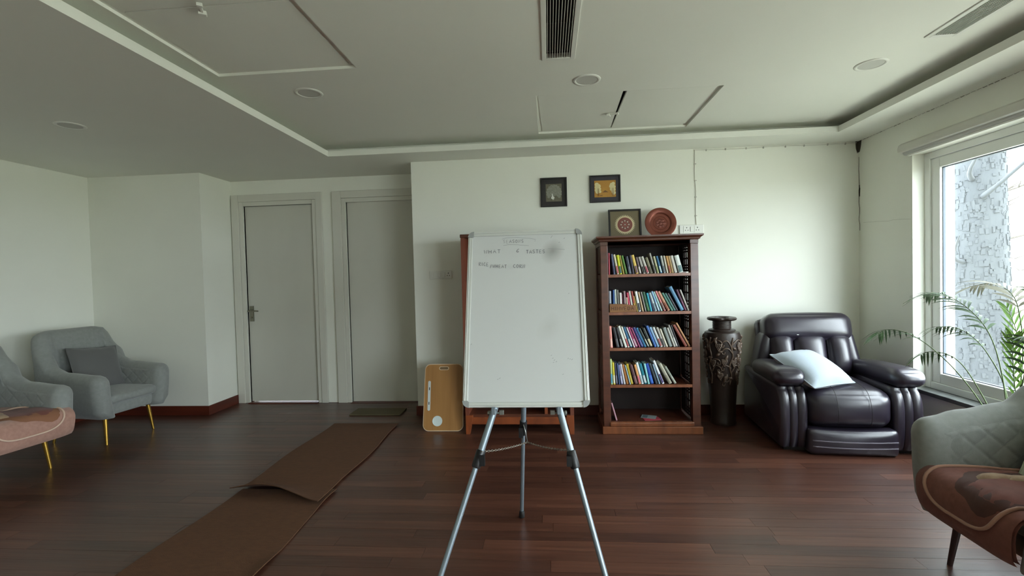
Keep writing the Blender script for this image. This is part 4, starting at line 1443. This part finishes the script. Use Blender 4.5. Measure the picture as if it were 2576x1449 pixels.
# ------------------------------------------------------------------ upholstered armchairs
def armchair(root, leg_mat, arm_prof, hb=.93, W_=.67, D_=.72, quilt=True):
    """local axes: the chair faces -y, origin on the floor under its middle"""
    t0 = .125
    zb = .235
    hw = W_ / 2 - t0 / 2
    yf, yr = -D_ / 2 + .06, D_ / 2 - t0 / 2
    Rc = .12
    path = []
    n = 12
    for k in range(n + 1):
        path.append((-hw, yf + (yr - Rc - yf) * k / n, (-1, 0)))
    for k in range(1, 8):
        a = radians(180 - 90 * k / 8)
        path.append((-hw + Rc + Rc * cos(a), yr - Rc + Rc * sin(a), (cos(a), sin(a))))
    nb = 8
    for k in range(nb + 1):
        path.append((-hw + Rc + (2 * hw - 2 * Rc) * k / nb, yr, (0, 1)))
    m = len(path)
    half = path[:n + 8]
    path = half + path[n + 8:m] + [(-x, y_, (-a, b)) for x, y_, (a, b) in half[::-1]]
    cum = [0]
    for i in range(1, len(path)):
        cum.append(cum[-1] + sqrt((path[i][0] - path[i - 1][0]) ** 2 + (path[i][1] - path[i - 1][1]) ** 2))
    tot = cum[-1]

    def H(y_):
        u = (y_ - yf) / (yr - yf)
        for (a, ha), (b, hb_) in zip(arm_prof, arm_prof[1:]):
            if u <= b:
                k = max(0, (u - a) / (b - a))
                k = k * k * (3 - 2 * k)
                return ha + (hb_ - ha) * k
        return arm_prof[-1][1]

    def section(x, y_, nx, ny, h, t, drop=0):
        o = []
        lean = .05
        K = 8

        def at(s, z):
            off = s + lean * (z - .45) * (1.0 if z > .3 else 1.3) - .03 * max(0, (.32 - z) / .1)
            return (x + nx * off, y_ + ny * off, z)
        o.append(at(-t / 2 + .01, zb + .0))
        o.append(at(-t / 2, zb + .05))
        o.append(at(-t / 2, (zb + h) / 2))
        for k in range(K + 1):
            a = pi - pi * k / K
            o.append(at(t / 2 * cos(a), h - t / 2 + t / 2 * sin(a)))
        o.append(at(t / 2, (zb + h) / 2))
        o.append(at(t / 2, zb + .06))
        o.append(at(t / 2 - .025, zb + .0))
        return o
    rings = []
    x, y_, (nx, ny) = path[0]
    for a in (80, 60, 40, 20):
        rings.append(section(x, y_ - .075 * sin(radians(a)), nx, ny, H(yf) - .085 * (1 - cos(radians(a))), (t0 + .02) * max(.3, cos(radians(a)))))
    for x, y_, (nx, ny) in path:
        h = H(y_)
        rings.append(section(x, y_, nx, ny, h, t0 + .02 * max(0, (.2 - (y_ - yf)) / .2)))
    x, y_, (nx, ny) = path[-1]
    for a in (20, 40, 60, 80):
        rings.append(section(x, y_ - .075 * sin(radians(a)), nx, ny, H(yf) - .085 * (1 - cos(radians(a))), (t0 + .02) * max(.3, cos(radians(a)))))
    obj('shell', MB().loft(rings), fab_m, root, smooth=True, world=False)
    if quilt:
        q = MB()
        N = len(path)

        def qf(u, v):
            s = u * (N - 1)
            i = min(int(s), N - 2)
            f = s - i
            xa, ya, na = path[i]
            xb, yb, nb_ = path[i + 1]
            x, y_ = xa + (xb - xa) * f, ya + (yb - ya) * f
            nx, ny = na[0] + (nb_[0] - na[0]) * f, na[1] + (nb_[1] - na[1]) * f
            h = H(y_)
            z0, z1 = .40, h - .05
            z = z0 + (z1 - z0) * v
            arc = (cum[i] + (cum[i + 1] - cum[i]) * f)
            c = .085
            d1, d2 = abs(sin(pi * (arc * .9 + z) / c / 1.25)), abs(sin(pi * (arc * .9 - z) / c / 1.25))
            puff = .006 * (1 - math.exp(-7 * min(d1, d2)))
            edge = min(1, v * 12, (1 - v) * 12, u * 30, (1 - u) * 30)
            tt = t0 + .02 * max(0, (.2 - (y_ - yf)) / .2)
            off = -(tt / 2) - .0005 - puff * max(0, edge) + .05 * (z - .45) + .004 * (1 - max(0, edge))
            return (x + nx * off, y_ + ny * off, z)
        q.grid(330, 36, qf)
        obj('quilted_lining', q, fab_m, root, smooth=True, world=False)
    base = MB().soft((0, -.02, .29), (2 * hw - t0 + .05, D_ - .14, .105), .03, n=8)
    obj('seat_base', base, fab_m, root, smooth=True, world=False)
    seat = MB().soft((0, -.045, .378), (2 * hw - t0 + .01, D_ - .13, .085), .032, (0, .01, .018), 10)
    obj('seat_cushion', seat, fab_m, root, smooth=True, world=False)
    for sx in (-1, 1):
        for sy in (-1, 1):
            px, py = sx * (W_ / 2 - .145), (-D_ / 2 + .11 if sy < 0 else D_ / 2 - .13)
            lg = obj('leg', MB().tube([(px, py, .25), (px + sx * .02, py + sy * .03, 0)], [.017, .010], 12), leg_mat, root, smooth=True, world=False, autos=50)
    return root


PROF = [(0, .635), (.2, .668), (.5, .70), (.75, .80), (1, .95)]
PROFL = [(0, .60), (.5, .62), (.70, .66), (.84, .78), (.95, .945), (1, .96)]
c1 = thing('armchair', 'grey armchair in the corner by the doors with a charcoal cushion on it', 'armchair', (-3.975, 3.81, 0), radians(85), 'grey upholstered armchairs')
armchair(c1, brass, PROFL)
c2 = thing('armchair', 'grey armchair with a pinkish throw, half cut off by the picture edge', 'armchair', (-3.985, 2.93, 0), radians(84), 'grey upholstered armchairs')
armchair(c2, brass, PROFL)
c3 = thing('armchair', 'grey quilted armchair with a brown throw in front of the palm', 'armchair', (2.005, 1.945, 0), radians(-92), 'grey upholstered armchairs')
armchair(c3, dkwood, PROF)
pillow('throw_cushion', .40, .14, fabd_m, 'charcoal square cushion leaning in the corner armchair',
       Matrix.Translation((-4.05, 3.84, .60)) @ Matrix.Rotation(radians(82), 4, 'Z') @ Matrix.Rotation(radians(-22), 4, 'X') @ Matrix.Rotation(radians(5), 4, 'Y'))
pillow('throw_cushion', .38, .13, M('sage_cushion_fabric', '#a3a894', .9, bump=((200, 200, 200), .1)), 'pale sage cushion at the back of the brown-throw armchair',
       Matrix.Translation((2.13, 1.98, .56)) @ Matrix.Rotation(radians(-55), 4, 'Z') @ Matrix.Rotation(radians(-48), 4, 'X'))


def throw(root, W_, yb, yf, zt, zlow, mats):
    """a padded cover over the seat that folds down over the front; local axes of the chair"""
    base, welt, hide, cream = mats
    Lt = [(yb, zt), (yf + .10, zt + .004), (yf + .035, zt - .004), (yf + .006, zt - .03), (yf - .004, zt - .07), (yf + .002, zlow + .03), (yf + .02, zlow)]
    path = smooth_path([(0, a, b) for a, b in Lt], 6)
    cum = [0]
    for a, b in zip(path, path[1:]):
        cum.append(cum[-1] + (b - a).length)
    T = cum[-1]

    def P(u, v, lift=0):
        s = v * T
        i = max(0, min(len(path) - 2, next((k for k in range(len(path) - 1) if cum[k + 1] >= s), len(path) - 2)))
        f = (s - cum[i]) / max(1e-6, cum[i + 1] - cum[i])
        p = path[i].lerp(path[i + 1], f)
        d = (path[i + 1] - path[i]).normalized()
        nrm = Vector((1, 0, 0)).cross(d)
        nrm = nrm if nrm.dot(Vector((0, -1, 1))) > 0 else -nrm
        a = 2 * u - 1
        x = a * W_ / 2 * (1 - .05 * max(0, v - .8) / .2)
        wv = (.006 * sin(7 * u * 3 + 4 * v * 2) + .004 * sin(23 * u + 11 * v)) * (1 - v ** 2)
        q = p + nrm * (.014 + lift + wv - .010 * abs(a) ** 6)
        return Vector((x, q.y, q.z))
    mb = MB()
    mb.grid(30, 34, lambda u, v: P(u, v))
    mb.grid(30, 34, lambda u, v: P(u, v, -.014), flip=True)
    b = obj('cover', mb, base, root, smooth=True, world=False)

    def oval(k, n, s=1.0):
        a = 2 * pi * k / n
        e = .55
        ca, sa = cos(a), sin(a)
        return .5 + .40 * s * math.copysign(abs(ca) ** e, ca), .56 + .34 * s * math.copysign(abs(sa) ** e, sa)
    obj('piping', MB().tube([P(*oval(k, 60), .004) for k in range(61)], .0065, 8, caps=False), welt, root, smooth=True, world=False)
    h = MB()

    def blob(cx_, cy_, rx, ry, seed, amp=.010):
        r_ = random.Random(seed)
        ph = [r_.uniform(0, 6) for _ in range(3)]

        def fn(u, v):
            a = 2 * pi * u
            w = v * (1 + .12 * sin(2 * a + ph[0]) + .09 * sin(3 * a + ph[1]) + .05 * sin(7 * a + ph[2]))
            return P(min(1, max(0, cx_ + rx * w * cos(a))), min(1, max(0, cy_ + ry * w * sin(a))), amp * (1 - v ** 4) + .001)
        return fn
    h.grid(48, 10, blob(.56, .50, .36, .30, 2), flip=True)
    obj('dark_patch', h, hide, root, smooth=True, world=False)
    g = MB()
    g.grid(48, 10, blob(.585, .49, .32, .265, 2, .018), flip=True)
    obj('inner_patch', g, M('throw_rust_patch', '#76443a', .95, var=('#5f352c', (14, 14, 14), .25), bump=((700, 700, 700), .2), sheen=.12), root, smooth=True, world=False)
    g = MB()
    g.grid(36, 6, blob(.40, .53, .085, .11, 5, .026), flip=True)
    g.grid(36, 6, blob(.45, .44, .06, .10, 8, .028), flip=True)
    obj('cream_patch', g, cream, root, smooth=True, world=False)


t1 = thing('seat_throw', 'brown plush throw with a cream patch draped over the seat of the quilted armchair', 'throw', (2.005, 1.945, 0), radians(-92))
throw(t1, .455, .15, -.398, .430, .255, (throw_m, welt_m, hide_m, cream_m))
t2 = thing('seat_throw', 'pinkish plush throw with a cream patch draped over the half-cropped armchair', 'throw', (-3.985, 2.93, 0), radians(84))
throw(t2, .56, .15, -.425, .428, .25, (pfab_m, M('pink_throw_piping', '#cdb09c', .95, bump=((700, 700, 700), .2)), M('tan_patch', '#8a5e44', .95, bump=((700, 700, 700), .2)), cream_m))

# ------------------------------------------------------------------ floor coverings
def runner(name, x0, x1, y0, y1, zf, label):
    mb = MB()

    def fn(u, v, dz=0):
        x = x0 + (x1 - x0) * u + .012 * sin(9 * v + 3 * u)
        y_ = y0 + (y1 - y0) * v
        x2, y2, z = zf(x, y_, u, v)
        return (x2, y2, z + dz)
    mb.grid(24, 60, lambda u, v: fn(u, v, .006))
    mb.grid(24, 60, lambda u, v: fn(u, v, .001), flip=True)
    mb.grid(60, 1, lambda u, v: fn(1, u, .001 + .005 * v), flip=False)
    mb.grid(24, 1, lambda u, v: fn(u, 0, .001 + .005 * v), flip=False)
    o = obj(name, mb, runner_m, smooth=True)
    return tag(o, label, 'mat', 'brown runner mats on the dim side of the floor')


def curl(x, y_, u, v):
    lift = max(0, 1 - v / .16)
    w = .5 + .5 * sin(4.9 * u - .1)
    z = .010 + .075 * lift ** 1.7 * (.25 + .75 * w)
    return (x, y_ + .10 * (1 - u) * max(0, 1 - v / .3) + .03 * sin(3.2 * u) * lift, z)


def flatc(x, y_, u, v):
    return (x, y_, .002 + .018 * max(0, 1 - (1 - v) / .04) ** 2 * 0 + .012 * max(0, sin(14 * v + 1)) * max(0, u - .9) * 10)


runner('floor_runner', -2.0, -1.385, 2.60, 4.1, curl, 'brown runner mat with its near end curled up off the floor')
runner('floor_runner', -1.99, -1.355, 1.2, 2.80, flatc, 'brown runner mat lying flat in front of the curled one')
dm = MB().box(-1.98, -1.47, 4.38, 4.60, .001, .014)
tag(obj('doormat', dm, mat_m, bevel=.004), 'olive-grey doormat on the floor before the far door', 'mat')

# ------------------------------------------------------------------ potted palm
PC = Vector((2.46, 2.68, 0))
pp = thing('potted_palm', 'leafy potted palm behind the quilted armchair by the window', 'plant', PC)
obj('pot', MB().lathe([(0, 0), (.11, 0), (.115, .02), (.14, .30), (.152, .31), (.152, .34), (.138, .34), (.132, .30), (0, .30)], PC, 32), pot_m, pp, smooth=True, autos=40)
obj('soil', MB().lathe([(0, .315), (.133, .31)], PC, 24), soil_m, pp)
rnd = random.Random(21)


def frond(pts, nl, llen, mat, start=.35, droop=.5, wid=.010, side_spread=1.0):
    path = smooth_path(pts, 8)
    n = len(path)
    rad = [.0040 * (1 - .7 * i / n) for i in range(n)]
    fo = obj('frond', MB().tube(path, rad, 6), stalk_m, pp, smooth=True)
    for k in range(nl):
        s = start + (1 - start) * (k + .5) / nl
        i = min(int(s * (n - 1)), n - 2)
        f = s * (n - 1) - i
        p = path[i].lerp(path[i + 1], f)
        d = (path[i + 1] - path[i]).normalized()
        sd = d.cross(Vector((0, 0, 1)))
        if sd.length < .1:
            sd = Vector((0, 1, 0))
        sd.normalize()
        up = sd.cross(d)
        for sg_ in (-1, 1):
            u = (s - start) / (1 - start)
            L = llen * (.55 + .9 * u * (1 - u) * 2) * rnd.uniform(.85, 1.1)
            dr = (d * (.75 + .3 * u) + sd * sg_ * .75 * side_spread + up * rnd.uniform(-.1, .25)).normalized()
            g = []
            for q in range(5):
                w = q / 4
                g.append(p + dr * L * w + Vector((0, 0, -droop * L * w * w)))
            wv = up.cross(dr).normalized() if up.cross(dr).length > .1 else sd
            mb = MB()
            ws = (.25, .9, 1, .7, .05)
            vs = []
            for q, ww in zip(g, ws):
                vs += [q - wv * wid * ww * .5 + up * .0012, q, q + wv * wid * ww * .5 + up * .0012]
            fs = []
            for q in range(4):
                a = q * 3
                fs += [(a, a + 1, a + 4, a + 3), (a + 1, a + 2, a + 5, a + 4)]
            mb.add(vs, fs)
            obj('leaflet', mb, mat, fo, smooth=True)


c = PC + Vector((0, 0, .31))
V = lambda x, y_, z: Vector((x, y_, z))
frond([c, V(2.45, 2.92, .60), V(2.42, 3.12, .78), V(2.40, 3.32, .87), V(2.39, 3.50, .875), V(2.385, 3.58, .835)], 10, .15, leaf_m, .50, .55, .013)
frond([c, V(2.50, 2.78, .70), V(2.50, 2.86, .93), V(2.48, 2.98, 1.07), V(2.46, 3.12, 1.14), V(2.45, 3.24, 1.135)], 18, .18, leaf_m, .40, .45, .017)
frond([c, V(2.53, 2.70, .80), V(2.55, 2.74, 1.05), V(2.56, 2.80, 1.16), V(2.55, 2.90, 1.21), V(2.54, 3.0, 1.19)], 13, .19, dryl_m, .42, .35, .016)
frond([c, V(2.46, 2.86, .58), V(2.46, 2.98, .72), V(2.45, 3.08, .77), V(2.44, 3.2, .765), V(2.44, 3.27, .73)], 7, .12, leaf_m, .5, .7, .013)
frond([c, V(2.50, 2.76, .62), V(2.50, 2.86, .80), V(2.49, 2.96, .90), V(2.47, 3.06, .94), V(2.46, 3.16, .93)], 11, .15, leaf_m, .45, .6, .015)
frond([c, V(2.5, 2.68, .60), V(2.52, 2.70, .80), V(2.53, 2.74, .97), V(2.54, 2.80, 1.08)], 11, .12, leafl_m, .3, .1, .012, .6)
frond([c, V(2.46, 2.66, .56), V(2.47, 2.68, .70), V(2.48, 2.70, .84), V(2.50, 2.72, .92)], 10, .12, leafl_m, .3, .1, .013, .6)
frond([c, V(2.54, 2.62, .66), V(2.58, 2.60, .92), V(2.60, 2.62, 1.10), V(2.60, 2.68, 1.18)], 11, .17, leaf_m, .4, .3, .016)
frond([c, V(2.40, 2.58, .6), V(2.36, 2.50, .82), V(2.30, 2.42, .95), V(2.24, 2.34, .98)], 10, .16, leaf_m, .4, .4, .016)
frond([c, V(2.50, 2.56, .62), V(2.52, 2.46, .86), V(2.52, 2.36, 1.0), V(2.50, 2.24, 1.04)], 10, .16, leaf_m, .4, .4, .016)

# ------------------------------------------------------------------ outside
gm = M('forest_ground', '#a9a998', .95, var=('#b3b1a2', (.8, .8, .8), .3), bump=((5, 5, 5), .3))
gr = MB()
gr.grid(40, 40, lambda u, v: (3.3 + 40 * u, -20 + 60 * v, -.9 + .04 * 40 * u + .25 * sin(5 * u * 4 + 3) * sin(9 * v * 2)))
o = obj('ground', gr, gm, smooth=True)
o['kind'] = 'structure'


def bigtree(loc, label):
    t = thing('pine_tree', label, 'tree', loc)
    x, y_, z = loc
    tr = MB()
    n = 40
    r0 = lambda h: .335 - .034 * h
    rings = []
    rn = random.Random(31)
    for i in range(40):
        h = i * .14 - .4
        rings.append([(r0(h) * cos(2 * pi * k / n) * (1 + .03 * sin(3 * k + i) + rn.uniform(-.02, .02)) + .015 * h, r0(h) * sin(2 * pi * k / n) * (1 + rn.uniform(-.02, .02)), h) for k in range(n)])
    tr.loft(rings)
    obj('trunk', tr, bark_m, t, smooth=True, world=False)
    pl_ = MB()
    for _ in range(3000):
        h = rn.uniform(-.3, 4.8)
        a = rn.uniform(0, 2 * pi)
        w, hh = rn.uniform(.03, .065), rn.uniform(.04, .10)
        r = r0(h) * 1.0
        da = w / r
        th = rn.uniform(.003, .011)
        tl = rn.uniform(-.4, .4)
        vs = []
        for aa, zz, rr in ((-1, -1, 0), (1, -1, 0), (1.0, 1, 0), (-1, 1, 0), (-.6, -.7, 1), (.7, -.6, 1), (.5, .7, 1), (-.6, .6, 1)):
            A = a + da * aa * .5 + tl * zz * da * .3
            R__ = r + (th if rr else -.02)
            vs.append((R__ * cos(A) + .015 * h, R__ * sin(A), h + hh * zz * .5))
        pl_.add(vs, [(0, 1, 5, 4), (1, 2, 6, 5), (2, 3, 7, 6), (3, 0, 4, 7), (4, 5, 6, 7)])
    obj('bark_plate', pl_, plate_m, t, world=False, kind='stuff')
    for (h, az, ln) in ((2.9, -1.9, 1.0), (2.2, -2.6, .5), (3.6, -1.6, 1.3), (3.1, -2.3, .7)):
        b = [(r0(h) * .8 * cos(az), r0(h) * .8 * sin(az), h), ((r0(h) + ln * .4) * cos(az), (r0(h) + ln * .4) * sin(az), h + .12 * ln), ((r0(h) + ln) * cos(az + .2), (r0(h) + ln) * sin(az + .2), h + .55 * ln)]
        obj('branch', MB().tube(smooth_path(b, 4), [.03 - .003 * i for i in range(9)], 6), bark_m, t, smooth=True, world=False)


bigtree((4.75, 5.62, -.85), 'thick pine trunk with flaky grey bark just outside the window')


def bare_tree(loc, H_, r, seed, label):
    rn = random.Random(seed)
    t = thing('bare_tree', label, 'tree', loc)
    tk = smooth_path([(0, 0, 0), (rn.uniform(-.1, .1), rn.uniform(-.1, .1), H_ * .35), (rn.uniform(-.2, .2), rn.uniform(-.2, .2), H_ * .7), (rn.uniform(-.2, .3), rn.uniform(-.2, .3), H_)], 5)
    obj('trunk', MB().tube(tk, [r * (1 - .8 * i / len(tk)) for i in range(len(tk))], 8), twig_m, t, smooth=True, world=False)
    br = MB()
    for _ in range(46):
        f = rn.uniform(.12, .98)
        p = tk[int(f * (len(tk) - 1))]
        a = rn.uniform(0, 2 * pi)
        L = H_ * rn.uniform(.08, .22) * (1.2 - f * .6)
        d = Vector((cos(a), sin(a), rn.uniform(.0, .7)))
        q = p + d * L * .5 + Vector((0, 0, rn.uniform(-.03, .05)))
        e = p + d * L + Vector((rn.uniform(-.1, .1), rn.uniform(-.1, .1), rn.uniform(0, .2)))
        br.tube([p, q, e], [r * .3 * (1 - .5 * f), r * .2 * (1 - .5 * f), r * .06], 4)
        for s_ in (-1, 1):
            e2 = q + Vector((cos(a + s_ * .8), sin(a + s_ * .8), .4)) * L * .4
            br.tube([q, e2], [r * .13, r * .04], 3)
    obj('branches', br, twig_m, t, smooth=True, world=False, kind='stuff')


bare_tree((6.6, 6.1, -.75), 3.2, .07, 1, 'slender bare sapling beside the pine trunk outside')
bare_tree((8.2, 7.0, -.7), 6, .09, 2, 'bare tree close behind the sapling outside the window')
bare_tree((9.5, 10.6, -.65), 7, .12, 3, 'bare tree past the far side of the pine trunk')
bare_tree((12.5, 11.5, -.5), 8, .12, 4, 'tall thin bare tree among the distant trees')
bare_tree((11.0, 8.6, -.6), 7, .10, 5, 'bare tree half hidden by the palm fronds')
bare_tree((15.5, 14.6, -.4), 8, .14, 6, 'furthest bare tree seen through the window')
